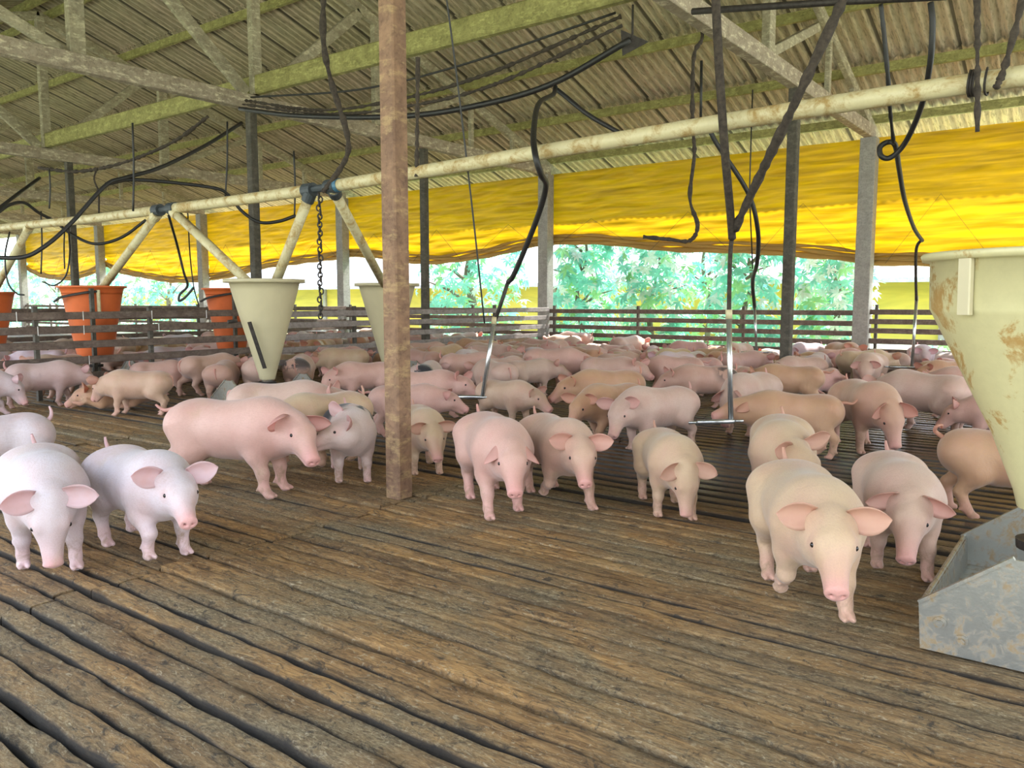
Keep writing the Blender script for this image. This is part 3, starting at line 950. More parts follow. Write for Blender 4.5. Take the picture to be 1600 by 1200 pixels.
line('hose', 'short black hose arching right from the hose junction behind the feed pipe', [D(870, 140, 9.05), D(885, 152, 9.0), D(920, 180, 8.9), D(972, 210, 8.8)], 0.026, 'rubber', 'hose')
line('wire', 'fuzzy black wire holding up the feed pipe right of the wooden post', [D(653, 90, 7.62), D(652, 180, 7.62), D(651, 276, 7.62)], 0.016, 'rope', 'wire', 1, fuzz=0.6)
line('rope', 'dusty cord hanging in a hook shape left of the diagonal strap',
     [D(1096, 22, 9.2), D(1097, 60, 9.2), D(1084, 90, 9.1), D(1082, 190, 9.0), D(1085, 240, 9.0), D(1078, 310, 9.0), D(1090, 352, 9.0), D(1078, 376, 9.0), D(1045, 374, 9.0), D(1005, 370, 9.0)], 0.02, 'rope', 'rope', fuzz=0.5)
line('wire', 'straight black wire dropping from the right-hand truss to the hose arch', [D(1096, 95, 9.4), D(1095, 188, 9.4)], 0.016, 'rubber', 'wire', 1)
line('hose', 'black hose arching behind the feed pipe and hanging in a bend beside the diagonal strap',
     [D(1055, 198, 9.5), D(1080, 189, 9.5), D(1102, 192, 9.5), D(1120, 225, 9.5), D(1168, 300, 9.6), D(1184, 360, 9.8), D(1183, 410, 10.4), D(1176, 440, 11.5), D(1179, 480, 12.6)], 0.028, 'rubber', 'hose')
line('wire', 'thin vertical wire in front of the tarpaulin beside the bent hose', [D(1176, 140, 10.4), D(1171, 300, 10.4), D(1176, 420, 11.2)], 0.009, 'rubber', 'wire', 1)
line('rope', 'heavy dusty rope hanging straight down left of the diagonal strap', [D(1117, -30, 5.55), D(1124, 110, 5.6), D(1133, 240, 5.7), D(1141, 330, 6.0), D(1144, 372, 6.18)], [0.030] * 33, 'rope', 'rope')
line('strap', 'dark diagonal strap running from the upper right to the tall drinker pipe', [D(1322, -10, 4.9), D(1240, 165, 5.2), D(1180, 290, 5.75), D(1148, 358, 6.12)], 0.028, 'rope', 'strap', fuzz=0.35)
line('hose', 'rust-brown hose joining the strap to the tall drinker pipe', [D(1147, 352, 6.18), D(1142, 385, 6.2), D(1140, 430, 6.2), D(1139, 492, 6.2)], 0.017, 'rope', 'hose')
line('pipe', 'thin dark conduit crossing the top of the view at the right', [D(1082, 18, 6.8), D(1320, 2, 6.0), D(1480, -6, 5.6)], 0.026, 'iron', 'pipe', 1)
line('wire', 'black wire hanging from the conduit to the hose loop', [D(1376, 6, 5.95), D(1382, 60, 6.0), D(1388, 130, 6.1), D(1391, 175, 6.3), D(1396, 222, 6.6)], 0.014, 'rubber', 'wire', fuzz=0.3)
line('hose', 'black hose hanging in a round loop in front of the tarpaulin at the right',
     [D(1454, 4, 5.9), D(1457, 40, 5.9), D(1453, 100, 6.0), D(1440, 165, 6.3), D(1415, 222, 6.6), D(1392, 246, 6.7), D(1377, 244, 6.72), D(1375, 230, 6.74), D(1388, 222, 6.72), D(1399, 228, 6.7), D(1405, 265, 7.2), D(1414, 315, 8.0), D(1428, 356, 9.0), D(1441, 376, 9.6)], 0.022, 'rubber', 'hose')
line('rope', 'twisted cord tied between the hose loop and the right drinker rod', [D(1441, 374, 9.6), D(1432, 388, 9.9), D(1431, 430, 10.4), D(1432, 470, 10.8)], 0.018, 'rope', 'rope')
line('rope', 'fuzzy rope end hanging over the feed pipe near the upper right corner', [D(1526, -20, 4.72), D(1527, 60, 4.74), D(1527, 140, 4.76), D(1527, 206, 4.8)], 0.013, 'rope', 'rope', fuzz=0.7)
line('rope', 'fuzzy slanting rope tied to the feed pipe at the upper right corner', [D(1602, -20, 4.62), D(1585, 50, 4.68), D(1566, 115, 4.74), D(1556, 138, 4.72)], 0.015, 'rope', 'rope', fuzz=0.7)
for k, xx in enumerate((1517, 1521, 1525)):
    pass
kn = MB()
for px in (1515, 1519, 1523, 1541):
    c = on_x(px, 140, 5.6)
    kn.tube([Vector((5.6, c.y, 2.54)) + Vector((0.074 * math.cos(a), 0.004 * math.sin(a * 2), 0.076 * math.sin(a))) for a in [2 * math.pi * j / 14 for j in range(15)]], 0.007, 6, cap=False)
tag(kn.build('wire_binding', M['iron'], smooth=True), 'coils of dark wire bound round the feed pipe near the upper right corner', 'wire')
# left side
line('hose', 'black hose drooping from the divider truss down to the left edge',
     [D(378, 192, 12.0), D(320, 228, 11.4), D(250, 262, 10.8), D(195, 278, 10.4), D(165, 290, 10.2), D(110, 350, 9.9), D(70, 385, 9.7), D(35, 402, 9.6), D(-20, 402, 9.5)], 0.026, 'rubber', 'hose')
line('hose', 'black hose running level then dipping behind the near orange hopper drop pipes',
     [D(165, 288, 10.25), D(215, 281, 10.6), D(330, 293, 11.2), D(358, 306, 11.4), D(378, 330, 11.5), D(405, 347, 11.5), D(435, 346, 11.5), D(462, 337, 11.5)], 0.024, 'rubber', 'hose')
line('cable', 'fuzzy sagging cable under the mossy beam at the left', [D(325, 182, 12.6), D(270, 222, 12.8), D(190, 255, 13.2), D(120, 268, 13.6), D(60, 262, 14.0)], 0.022, 'rope', 'cable', fuzz=0.7)
line('hose', 'black hose arching near the left edge above the feed pipe', [D(-10, 338, 12.2), D(15, 320, 12.4), D(38, 317, 12.6), D(60, 332, 12.8), D(85, 346, 13), D(115, 368, 13), D(150, 381, 13), D(190, 371, 13), D(228, 344, 13)], 0.024, 'rubber', 'hose')
line('hose', 'dark hose slanting up at the far left under the truss chord', [D(-10, 332, 13), D(25, 305, 13.4), D(62, 278, 14)], 0.03, 'rubber', 'hose')
for (x0, ya, x1, yb, d, lab) in ((77, 264, 77, 326, 13, 'short black wire hanging at the left under the truss chord'),
                                (207, 192, 208, 330, 10.4, 'black wire hooked round the feed pipe left of the first joint'),
                                (355, 190, 352, 310, 11.6, 'black wire holding the level hose right of the first pipe joint'),
                                (459, 236, 460, 340, 11.6, 'thin wire holding the dipping hose end'),
                                (64, 330, 64, 428, 14, 'thin black wire in front of the far left tarpaulin'),
                                ):
    line('wire', lab, [D(x0, ya, d), D((x0 + x1) / 2 + 1.5, (ya + yb) / 2, d), D(x1, yb, d)], 0.013, 'rubber', 'wire', 4)
line('wire', 'crooked black cord above the feed pipe at the left', [D(152, 262, 12.4), D(147, 280, 12.3), D(154, 300, 12.2), under_pipe(153) + Vector((0, 0, 0.158))], 0.013, 'rope', 'wire', 4)
line('wire', 'thin wire dangling from the feed pipe at the left of the near orange hopper', [under_pipe(98), D(100, 385, 12.9), D(101, 420, 12.9)], 0.011, 'rubber', 'wire', 4)
line('hose', 'black looped hose end hanging between the orange and the cream hopper',
     [under_pipe(262), D(276, 380, 11.0), D(287, 425, 11.2), D(293, 446, 11.3), D(281, 460, 11.3), D(280, 470, 11.3), D(290, 464, 11.3), D(303, 449, 11.3)], 0.017, 'rubber', 'hose')
line('cord', 'thin cord hanging beside the looped hose end left of the cream hopper', [under_pipe(292), D(297, 400, 11.2), D(303, 449, 11.4), D(311, 478, 11.5)], 0.009, 'rubber', 'cord')
line('hose', 'thin black hose loop hanging in front of the far left tarpaulin', [under_pipe(104), D(109, 395, 12.7), D(103, 430, 12.8), D(85, 446, 12.9), D(66, 440, 13)], 0.013, 'rubber', 'hose')
line('hose', 'thin black hose hanging in an open curve at the left edge', [under_pipe(11), D(8, 400, 12.6), D(12, 440, 12.6), D(25, 458, 12.6), D(38, 461, 12.6)], 0.013, 'rubber', 'hose')


# ------------------------------------------------------------------ nipple drinkers: a metal rod with a cross bar
def drinker(top, bottom, bar_a, bar_b, r, label, mat='chrome'):
    e = empty('drinker', bottom, label, 'drinker', 'hanging metal drinkers')
    MB().tube(rel(e, [top, bottom]), r, 12).build('rod', M[mat], e, smooth=True)
    MB().tube(rel(e, [bar_a, bar_b]), r * 0.95, 12).build('cross_bar', M[mat], e, smooth=True)
    for p, q in ((bar_a, bar_b), (bar_b, bar_a)):
        t = (Vector(q) - Vector(p)).normalized()
        MB().tube(rel(e, [Vector(p) - t * 0.07, Vector(p)]), r * 0.55, 10).build('nipple', M[mat], e, smooth=True)
    MB().tube(rel(e, [Vector(top) - (Vector(top) - Vector(bottom)).normalized() * 0.02, Vector(top) + (Vector(top) - Vector(bottom)).normalized() * 0.05]), r * 1.25, 12).build('sleeve', M['pipe'], e, smooth=True)


drinker(D(1139, 494, 6.2), D(1142, 659, 6.2), D(1090, 660, 6.22), D(1147, 658, 6.19), 0.021, 'tall stainless drinker pipe with a bar to the left, among the pigs right of centre')
drinker(D(772, 503, 7.9), D(754, 619, 7.9), D(712, 620, 7.9), D(790, 621, 7.9), 0.021, 'slanting drinker rod with a dark cross bar behind the pig right of the wooden post')
line('cord', 'taped joint between the black hose and the slanting drinker rod', [D(794, 440, 7.9), D(786, 465, 7.9), D(773, 503, 7.9)], 0.02, 'iron', 'cord', 1)
drinker(D(1432, 468, 10.8), D(1425, 572, 10.8), D(1390, 573, 10.8), D(1462, 575, 10.8), 0.02, 'drinker rod hanging at the right between the concrete post and the big hopper')
drinker(D(1179, 480, 12.6), D(1182, 549, 12.6), D(1165, 550, 12.6), D(1200, 550, 12.6), 0.02, 'small drinker rod hanging left of the dark slim post')

# ------------------------------------------------------------------ pigs: one continuous body grown from a distance field
def rot(ax, deg):
    return Matrix.Rotation(math.radians(deg), 3, ax)


def smin(a, b, k):
    h = np.clip(0.5 + 0.5 * (b - a) / k, 0, 1)
    return b * (1 - h) + a * h - k * h * (1 - h)


def d_cone(P, a, b, ra, rb):
    a, b = np.array(a, np.float32), np.array(b, np.float32)
    ba = b - a
    pa = P - a
    t = np.clip((pa @ ba) / max(1e-9, float(ba @ ba)), 0, 1)
    return np.linalg.norm(pa - t[..., None] * ba, axis=-1) - (ra + (rb - ra) * t)


def d_ell(P, c, r, R=None):
    q = P - np.array(c, np.float32)
    if R is not None:
        q = q @ np.array(R, np.float32)
    r = np.array(r, np.float32)
    k0 = np.linalg.norm(q / r, axis=-1)
    k1 = np.linalg.norm(q / (r * r), axis=-1)
    return k0 * (k0 - 1) / np.maximum(k1, 1e-6)


def surface_nets(F, o, h):
    ins = F < 0
    nx, ny, nz = F.shape
    acc = np.zeros((nx - 1, ny - 1, nz - 1, 3), np.float32)
    cnt = np.zeros((nx - 1, ny - 1, nz - 1), np.float32)
    quads = []
    crossings = []
    for ax in range(3):
        s0 = [slice(None)] * 3
        s1 = [slice(None)] * 3
        s0[ax], s1[ax] = slice(0, -1), slice(1, None)
        f0, f1 = F[tuple(s0)], F[tuple(s1)]
        idx = np.argwhere(ins[tuple(s0)] != ins[tuple(s1)])
        v0, v1 = f0[tuple(idx.T)], f1[tuple(idx.T)]
        t = v0 / (v0 - v1)
        p = idx.astype(np.float32)
        p[:, ax] += t
        u, w = (ax + 1) % 3, (ax + 2) % 3
        for du in (0, -1):
            for dw in (0, -1):
                c = idx.copy()
                c[:, u] += du
                c[:, w] += dw
                ok = np.all((c >= 0) & (c < np.array(cnt.shape)), axis=1)
                np.add.at(acc, tuple(c[ok].T), p[ok])
                np.add.at(cnt, tuple(c[ok].T), 1)
        crossings.append((ax, idx, v0 < 0))
    act = cnt > 0
    ids = -np.ones(cnt.shape, np.int64)
    ids[act] = np.arange(act.sum())
    V = acc[act] / cnt[act][:, None] * h + np.array(o, np.float32)
    for ax, idx, neg in crossings:
        u, w = (ax + 1) % 3, (ax + 2) % 3
        cs = []
        good = np.ones(len(idx), bool)
        for du, dw in ((0, 0), (-1, 0), (-1, -1), (0, -1)):
            c = idx.copy()
            c[:, u] += du
            c[:, w] += dw
            good &= np.all((c >= 0) & (c < np.array(cnt.shape)), axis=1)
            cs.append(c)
        q = np.stack([ids[tuple(np.clip(c, 0, np.array(cnt.shape) - 1).T)] for c in cs], 1)[good]
        ng = neg[good]
        q[~ng] = q[~ng][:, ::-1]
        quads.append(q)
    Q = np.concatenate(quads)
    return V, Q


def relax(V, Q, n=2):
    for it in range(n * 2):
        acc = np.zeros_like(V)
        cnt = np.zeros(len(V), np.float32)
        for a, b in ((0, 1), (1, 2), (2, 3), (3, 0)):
            np.add.at(acc, Q[:, a], V[Q[:, b]])
            np.add.at(cnt, Q[:, a], 1)
            np.add.at(acc, Q[:, b], V[Q[:, a]])
            np.add.at(cnt, Q[:, b], 1)
        L = acc / cnt[:, None] - V
        V = V + L * (0.55 if it % 2 == 0 else -0.56)
    return V


BASE = dict(hy=0, hp=0, bend=0, legs=(0, 0, 0, 0), lift=(0, 0, 0, 0), lie=None, ear=0.0, tail='up', fat=1.0, nroll=0.0, hp2=0)


class Pig:
    """a standing pig 0.50 m high at the back, head towards +X"""
    def __init__(s, **kw):
        p = dict(BASE)
        p.update(kw)
        p['hp'] = p['hp'] + 8
        s.p = p
        fat = p['fat']
        bend = p['bend']

        def B(v):
            v = Vector(v)
            if abs(bend) < 1e-3:
                return v
            k = math.radians(bend) / 0.5
            x, y, z = v
            a = k * x
            c = Vector((math.sin(a) / k, (1 - math.cos(a)) / k, z))
            return c + Vector((-math.sin(a), math.cos(a), 0)) * y
        s.B = B
        a_n = math.degrees(math.radians(bend) / 0.5 * 0.24)
        N = B((0.24, 0, 0.365))
        R0 = rot('Z', a_n)
        R1 = R0 @ rot('Z', p['hy'] * 0.45) @ rot('Y', p['hp'] * 0.45)
        Hd = N + R1 @ Vector((0.115, 0, 0.015))
        R2 = R1 @ rot('Z', p['hy'] * 0.55) @ rot('Y', p['hp'] * 0.55 + p['hp2']) @ rot('X', p['nroll'])
        s.R2, s.Hd = R2, Hd
        HL = lambda x, y, z: Hd + R2 @ Vector((x, y, z))
        s.HL = HL
        # (kind, args, blend)
        T = []
        lz = 0.0
        T.append(('e', B((-0.03, 0, 0.343)), (0.28, 0.158 * fat, 0.150), rot('Z', a_n * -0.1), 0.0))
        T.append(('e', B((-0.265, 0, 0.358)), (0.145, 0.128 * fat, 0.135), rot('Z', -a_n), 0.10))
        T.append(('e', B((0.15, 0, 0.350)), (0.17, 0.138 * fat, 0.145), rot('Z', a_n * 0.6), 0.10))
        T.append(('c', B((0.20, 0, 0.285)), B((-0.10, 0, 0.268)), 0.07, 0.08, 0.08))
        T.append(('c', B((0.18, 0, 0.370)), N + R1 @ Vector((0.09, 0, 0.01)), 0.118, 0.094, 0.10))
        T.append(('c', N + R1 @ Vector((-0.02, 0, -0.06)), HL(0.02, 0, -0.05), 0.085, 0.066, 0.07))
        s.T = T
        Hh = []
        Hh.append(('e', HL(0.035, 0, 0.0), (0.120, 0.071, 0.085), R2, 0.05))
        for sy in (1, -1):
            Hh.append(('e', HL(0.01, sy * 0.042, -0.040), (0.075, 0.042, 0.060), R2, 0.045))      # jowl
            Hh.append(('e', HL(0.085, sy * 0.043, 0.036), (0.036, 0.020, 0.022), R2, 0.022))      # brow
            Hh.append(('e', HL(0.088, sy * 0.053, 0.016), (0.022, 0.012, 0.016), R2, 0.012))      # eyelids
        Hh.append(('c', HL(0.08, 0, -0.006), HL(0.228, 0, -0.056), 0.058, 0.038, 0.05))
        Hh.append(('c', HL(0.11, 0, 0.012), HL(0.232, 0, -0.036), 0.030, 0.024, 0.03))
        Hh.append(('c', HL(0.05, 0, -0.056), HL(0.205, 0, -0.086), 0.042, 0.021, 0.025))           # lower jaw
        s.snout = HL(0.250, 0, -0.053)
        Rs = R2 @ rot('Y', 14)
        Hh.append(('e', s.snout, (0.013, 0.041, 0.035), Rs, 0.010))
        s.H = Hh
        s.cuts = []
        for sy in (1, -1):
            s.cuts.append(('c', s.snout + R2 @ Vector((0.020, sy * 0.016, -0.004)), s.snout + R2 @ Vector((-0.010, sy * 0.015, 0.0)), 0.0078, 0.0065, 0.006))
            s.cuts.append(('c', HL(0.232, sy * 0.018, -0.083), HL(0.105, sy * 0.056, -0.062), 0.005, 0.003, 0.010))
            s.cuts.append(('c', HL(0.232, sy * 0.018, -0.083), HL(0.232, 0, -0.084), 0.004, 0.004, 0.010))
        # legs
        L = []
        s.hoof = []
        fl, fr, hl, hr = p['legs']
        lf = p['lift']
        for i, (sw, sy) in enumerate(((fl, 1), (fr, -1), (hl, 1), (hr, -1))):
            front = i < 2
            if front:
                pts = [(0.165, 0.085, 0.33), (0.150, 0.098, 0.225), (0.165, 0.098, 0.125), (0.160, 0.098, 0.050), (0.182, 0.098, 0.012)]
                rad = [0.080, 0.050, 0.033, 0.025, 0.025]
            else:
                pts = [(-0.285, 0.080, 0.36), (-0.215, 0.105, 0.255), (-0.320, 0.100, 0.150), (-0.300, 0.100, 0.055), (-0.278, 0.100, 0.012)]
                rad = [0.108, 0.074, 0.034, 0.026, 0.025]
            piv = Vector((pts[0][0], 0, 0.34))
            Q = []
            for j, q in enumerate(pts):
                v = Vector((q[0], q[1] * sy * (1 + 0.15 * (fat - 1)), q[2]))
                if j > 0:
                    f = 0.5 if j == 1 else 1.0
                    v = piv + rot('Y', -sw * f) @ (v - piv)
                Q.append(v)
            if p['lie'] is None:
                up = lf[i]
                if up > 0:      # knee bent, hoof carried back
                    kn = Q[2]
                    for j in (3, 4):
                        Q[j] = kn + rot('Y', 40 if front else 30) @ (Q[j] - kn)
                z0, zt = Q[4].z, 0.012 + up
                top = Q[0].z
                for j in range(1, 5):
                    Q[j].z = top + (Q[j].z - top) * (top - zt) / (top - z0)
            Q = [B(v) for v in Q]
            ks = (0.05, 0.035, 0.02, 0.012)
            for j in range(4):
                L.append(('c', Q[j], Q[j + 1], rad[j], rad[j + 1], 0.055 if j == 0 else (0.03 if j == 1 else 0.018)))
            fwd = (Q[4] - Q[3])
            fdir = Vector((fwd.x, fwd.y, 0))
            fdir = fdir.normalized() if fdir.length > 0.004 else Vector((1, 0, 0))
            if p['lie']:
                fdir = fwd.normalized()
            sd = Vector((-fdir.y, fdir.x, 0))
            sd = sd.normalized() if sd.length > 1e-3 else Vector((0, 1, 0))
            dn = Vector((0, 0, -0.012)) if not p['lie'] else Vector((0, 0, 0))
            for q in (1, -1):
                a = Q[4] + sd * q * 0.012
                b = Q[4] + fdir * 0.032 + sd * q * 0.015 + dn * 0.4
                L.append(('c', a, b, 0.018, 0.011, 0.006))
                L.append(('c', Q[3] + sd * q * 0.014 - fdir * 0.020, Q[3] + sd * q * 0.016 - fdir * 0.034 - Vector((0, 0, 0.012)), 0.011, 0.007, 0.008))
            s.hoof.append(Q[4] + fdir * 0.02)
            s.hoof.append(Q[3])
        s.L = L
        s.knees = None

    def field(s, P):
        def ev(q):
            return d_cone(P, q[1], q[2], q[3], q[4]) if q[0] == 'c' else d_ell(P, q[1], q[2], q[3])
        d = None
        for q in s.T:
            v = ev(q)
            d = v if d is None else smin(d, v, max(q[4] if q[0] == 'e' else q[5], 1e-3))
        d2 = None
        for q in s.H:
            v = ev(q)
            k = q[4] if q[0] == 'e' else q[5]
            d2 = v if d2 is None else smin(d2, v, k)
        d = smin(d, d2, 0.035)
        for q in s.L:
            d = smin(d, ev(q), q[5])
        for q in s.cuts:
            v = ev(q)
            d = -smin(-d, v, q[5])
        return d

    def surf(s, c, dirv):
        """walk from an inner point along dirv to the skin"""
        dirv = Vector(dirv).normalized()
        t = np.linspace(0, 0.35, 351, dtype=np.float32)
        P = np.array(c, np.float32)[None, :] + t[:, None] * np.array(dirv, np.float32)
        f = s.field(P)
        i = int(np.argmax(f > 0))
        return Vector(c) + dirv * float(t[i])

    def mesh(s, h=0.012):
        pts = [np.array(q[1]) for q in s.T + s.H + s.L] + [np.array(q[2]) for q in s.H + s.L if q[0] == 'c']
        pts = np.array(pts)
        lo, hi = pts.min(0) - 0.06, pts.max(0) + 0.06
        body_lo, body_hi = np.array((-0.46, -0.22, -0.03)), np.array((0.30, 0.22, 0.55))
        lo, hi = np.minimum(lo, body_lo), np.maximum(hi, body_hi)
        n = np.ceil((hi - lo) / h).astype(int) + 1
        g = np.stack(np.meshgrid(*[lo[i] + h * np.arange(n[i]) for i in range(3)], indexing='ij'), -1).astype(np.float32)
        F = s.field(g.reshape(-1, 3)).reshape(n)
        V, Q = surface_nets(F, lo, h)
        V = relax(V, Q, 1 if h < 0.009 else 1)
        zones = np.zeros((len(V), 4), np.float32)
        zones[:, 3] = 1
        sn = np.linalg.norm(V - np.array(s.snout), axis=1)
        ey = np.minimum(*[np.linalg.norm(V - np.array(s.HL(0.09, sy * 0.060, 0.015)), axis=1) for sy in (1, -1)])
        hf = np.min([np.linalg.norm(V - np.array(q), axis=1) for q in s.hoof], axis=0)
        zones[:, 0] = np.clip(np.exp(-(sn / 0.045) ** 2) * 1.0 + 0.45 * np.exp(-(sn / 0.10) ** 2) + 0.45 * np.exp(-(ey / 0.028) ** 2) + 0.55 * np.exp(-(hf / 0.055) ** 2), 0, 1)
        zones[:, 1] = np.clip(np.exp(-(hf / 0.13) ** 2) * 1.2, 0, 1)
        zones[:, 2] = np.clip((-V[:, 0] - 0.08) / 0.12, 0, 1) * np.clip((V[:, 2] - 0.30) / 0.1, 0, 1)
        return V, Q, zones


def to_mesh(name, V, Q, zones, mat):
    me = bpy.data.meshes.new(name)
    me.vertices.add(len(V))
    me.vertices.foreach_set('co', V.astype(np.float32).ravel())
    me.loops.add(len(Q) * 4)
    me.loops.foreach_set('vertex_index', Q.astype(np.int32).ravel())
    me.polygons.add(len(Q))
    me.polygons.foreach_set('loop_start', np.arange(0, len(Q) * 4, 4, dtype=np.int32))
    me.polygons.foreach_set('loop_total', np.full(len(Q), 4, np.int32))
    if zones is not None:
        ca = me.attributes.new('zones', 'FLOAT_COLOR', 'POINT')
        ca.data.foreach_set('color', zones.ravel())
    me.materials.append(mat)
    me.update(calc_edges=True)
    me.validate()
    me.shade_smooth()
    return me


def ear_mesh(base, axis, face, L=0.142, W=0.132, droop=0.03, roll=0.03):
    """a leaf-shaped, cupped ear with real thickness"""
    axis = Vector(axis).normalized()
    face = Vector(face)
    face = (face - axis * face.dot(axis)).normalized()
    side = axis.cross(face)
    nu, nv = 9, 8
    front, back = [], []
    for i in range(nu + 1):
        u = i / nu
        w = (0.60 + 1.3 * u - 0.75 * u * u) * (1 - u ** 2.6) ** 0.75 * 0.86
        w = max(w, 0.03)
        for j in range(nv + 1):
            v = j / nv * 2 - 1
            cup = (0.030 * (1 - u) + roll * 0.6) * (v * v) * w * 1.1
            p = Vector(base) + axis * (u * L) + side * (v * w * W / 2) + face * (cup + droop * u * u)
            th = 0.0045 * (1 - 0.6 * u) * (1 - 0.5 * abs(v))
            front.append(p + face * th)
            back.append(p - face * th)
    n = len(front)
    fs = []
    for i in range(nu):
        for j in range(nv):
            a = i * (nv + 1) + j
            fs.append((a, a + 1, a + nv + 2, a + nv + 1))
            fs.append((n + a, n + a + nv + 1, n + a + nv + 2, n + a + 1))
    bd = [j for j in range(nv + 1)] + [(i + 1) * (nv + 1) + nv for i in range(nu)] + [nu * (nv + 1) + nv - 1 - j for j in range(nv)] + [(nu - 1 - i) * (nv + 1) for i in range(nu)]
    for a, b in zip(bd, bd[1:]):
        fs.append((b, a, n + a, n + b))
    return [tuple(p) for p in front + back], fs


def pig_parts(pg, h):
    """meshes of a pig: body, two ears, tail, two eyes"""
    V, Q, Z = pg.mesh(h)
    W = None
    lie = pg.p['lie']
    ear = pg.p['ear']
    parts = []
    for sy in (1, -1):
        b = pg.surf(pg.HL(-0.015, sy * 0.02, 0.02), pg.R2 @ Vector((-0.25, sy * 0.75, 0.62)))
        b = b - (pg.R2 @ Vector((-0.25, sy * 0.75, 0.62))).normalized() * 0.014
        e = ear if not isinstance(ear, (tuple, list)) else ear[0 if sy == 1 else 1]
        # e: 0 sideways and a little forward, 1 flopped forward over the face, -1 pricked up
        if e >= 0:
            ax = Vector((0.10 + 0.75 * e, sy * (0.98 - 0.45 * e), 0.30 - 0.72 * e))
        else:
            ax = Vector((0.25 + 0.1 * e, sy * (0.9 + 0.3 * e), 0.15 - 0.75 * e))
        fc = Vector((1.0 - 0.5 * max(e, 0), sy * 0.10, 0.30 - 1.25 * max(e, 0)))
        fc.z += max(0.0, pg.p['hp'] + pg.p['hp2'] - 28) / 22 * (1 - min(1, abs(e)))
        v, f = ear_mesh(b, pg.R2 @ ax, pg.R2 @ fc, droop=0.026, roll=0.035)
        parts.append(('ear', v, f, 'ear'))
    rump = pg.B((-0.32, 0, 0.39))
    tb = pg.surf(rump, (-0.75, 0, 0.55))
    tb = tb + Vector((0.012, 0, -0.008))
    tk = pg.p['tail']
    bx = (pg.B((-0.5, 0, 0)) - pg.B((-0.3, 0, 0))).normalized()
    sx = Vector((-bx.y, bx.x, 0))
    path = {'up': [(0, 0, 0), (0.025, 0, 0.03), (0.03, 0.008, 0.065), (0.022, 0.014, 0.095)],
            'back': [(0, 0, 0), (0.04, 0, 0.004), (0.085, 0.01, -0.004), (0.115, 0.02, 0.012), (0.13, 0.03, 0.03)],
            'curl': [(0, 0, 0), (0.03, 0, 0.02), (0.055, 0.015, 0.045), (0.045, 0.035, 0.075), (0.02, 0.02, 0.08), (0.02, -0.005, 0.06)],
            'down': [(0, 0, 0), (0.03, 0, 0.0), (0.04, 0.005, -0.04), (0.036, 0.012, -0.085), (0.04, 0.02, -0.12)]}[tk]
    pts = spline([tb + bx * a + sx * b + Vector((0, 0, c)) for a, b, c in path], 4)
    n = len(pts)
    mb = MB().tube(pts, [0.015 * (1 - 0.62 * i / (n - 1)) for i in range(n)], 8)
    parts.append(('tail', mb.v, mb.f, 'ear'))
    for sy in (1, -1):
        c = pg.HL(0.092, sy * 0.02, 0.012)
        q = pg.surf(c, pg.R2 @ Vector((0.22, sy * 1.0, 0.16)))
        q = q - (pg.R2 @ Vector((0.3, sy * 1.0, 0.12))).normalized() * 0.0055
        mb = MB().ball(tuple(q), 0.0105, 12, 8)
        parts.append(('eye', mb.v, mb.f, 'eye'))
    # settle
    Rl = Matrix.Identity(3)
    if lie == 'side':
        Rl = rot('X', 78)
    Rn = np.array(Rl, np.float32)
    V = V @ Rn.T
    zmin = V[:, 2].min()
    if lie is None:
        zmin = np.partition(V[:, 2], 8)[8]
        zmin = min(zmin, 0.004)
    V[:, 2] -= zmin
    ysh = 0.22 if lie == 'side' else 0.0
    V[:, 1] += ysh
    out = []
    body = to_mesh('pig', V, Q, Z, M['pig'])
    for nm, v, f, mk in parts:
        v = np.array(v, np.float32) @ Rn.T
        v[:, 2] -= zmin
        v[:, 1] += ysh
        me = bpy.data.meshes.new(nm)
        me.from_pydata([tuple(map(float, q)) for q in v], [], f)
        me.materials.append(M[mk])
        me.update()
        me.shade_smooth()
        out.append((nm, me))
    return body, out


def link_pig(meshes, loc, rz, sc, color, label, group, eyes=True):
    body, parts = meshes
    o = bpy.data.objects.new('pig', body)
    C.objects.link(o)
    o.location = loc
    o.rotation_euler = (0, 0, rz)
    o.scale = (sc, sc, sc)
    o.color = color
    tag(o, label, 'pig', group)
    for nm, me in parts:
        if nm == 'eye' and not eyes:
            continue
        c = bpy.data.objects.new(nm, me)
        C.objects.link(c)
        c.parent = o
        c.color = color
    return o


def face_angle(loc, phi):
    """phi: 0 looks at the camera, 90 looks to the right of the picture, 180 looks away"""
    s_ = Vector((loc.x, loc.y, 0)).normalized()
    r_ = Vector((s_.y, -s_.x, 0))
    d = -s_ * math.cos(math.radians(phi)) + r_ * math.sin(math.radians(phi))
    return math.atan2(d.y, d.x)


WHITE, PINK, PALE, TAN, CREAM = (0.62, 0.565, 0.60, 1), (0.63, 0.405, 0.34, 1), (0.62, 0.455, 0.375, 1), (0.54, 0.33, 0.19, 1), (0.60, 0.45, 0.29, 1)
SPOT = (0.64, 0.53, 0.49, 0.0)
CIRC = [((PX, PY), 0.09), ((3.62, 0.16), 0.5), ((5.6, 7.7), 0.5), ((7.9, 8.1), 0.5), ((5.62, 11.75), 0.5), ((8.0, 11.95), 0.5), ((5.55, 15.3), 0.5),
        ((11.4, TRUSS_Y[1]), 0.1), ((11.55, TRUSS_Y[2]), 0.1), ((7.7, TRUSS_Y[2]), 0.1), ((8.15, TRUSS_Y[3]), 0.1), ((XW, TRUSS_Y[1]), 0.2)]


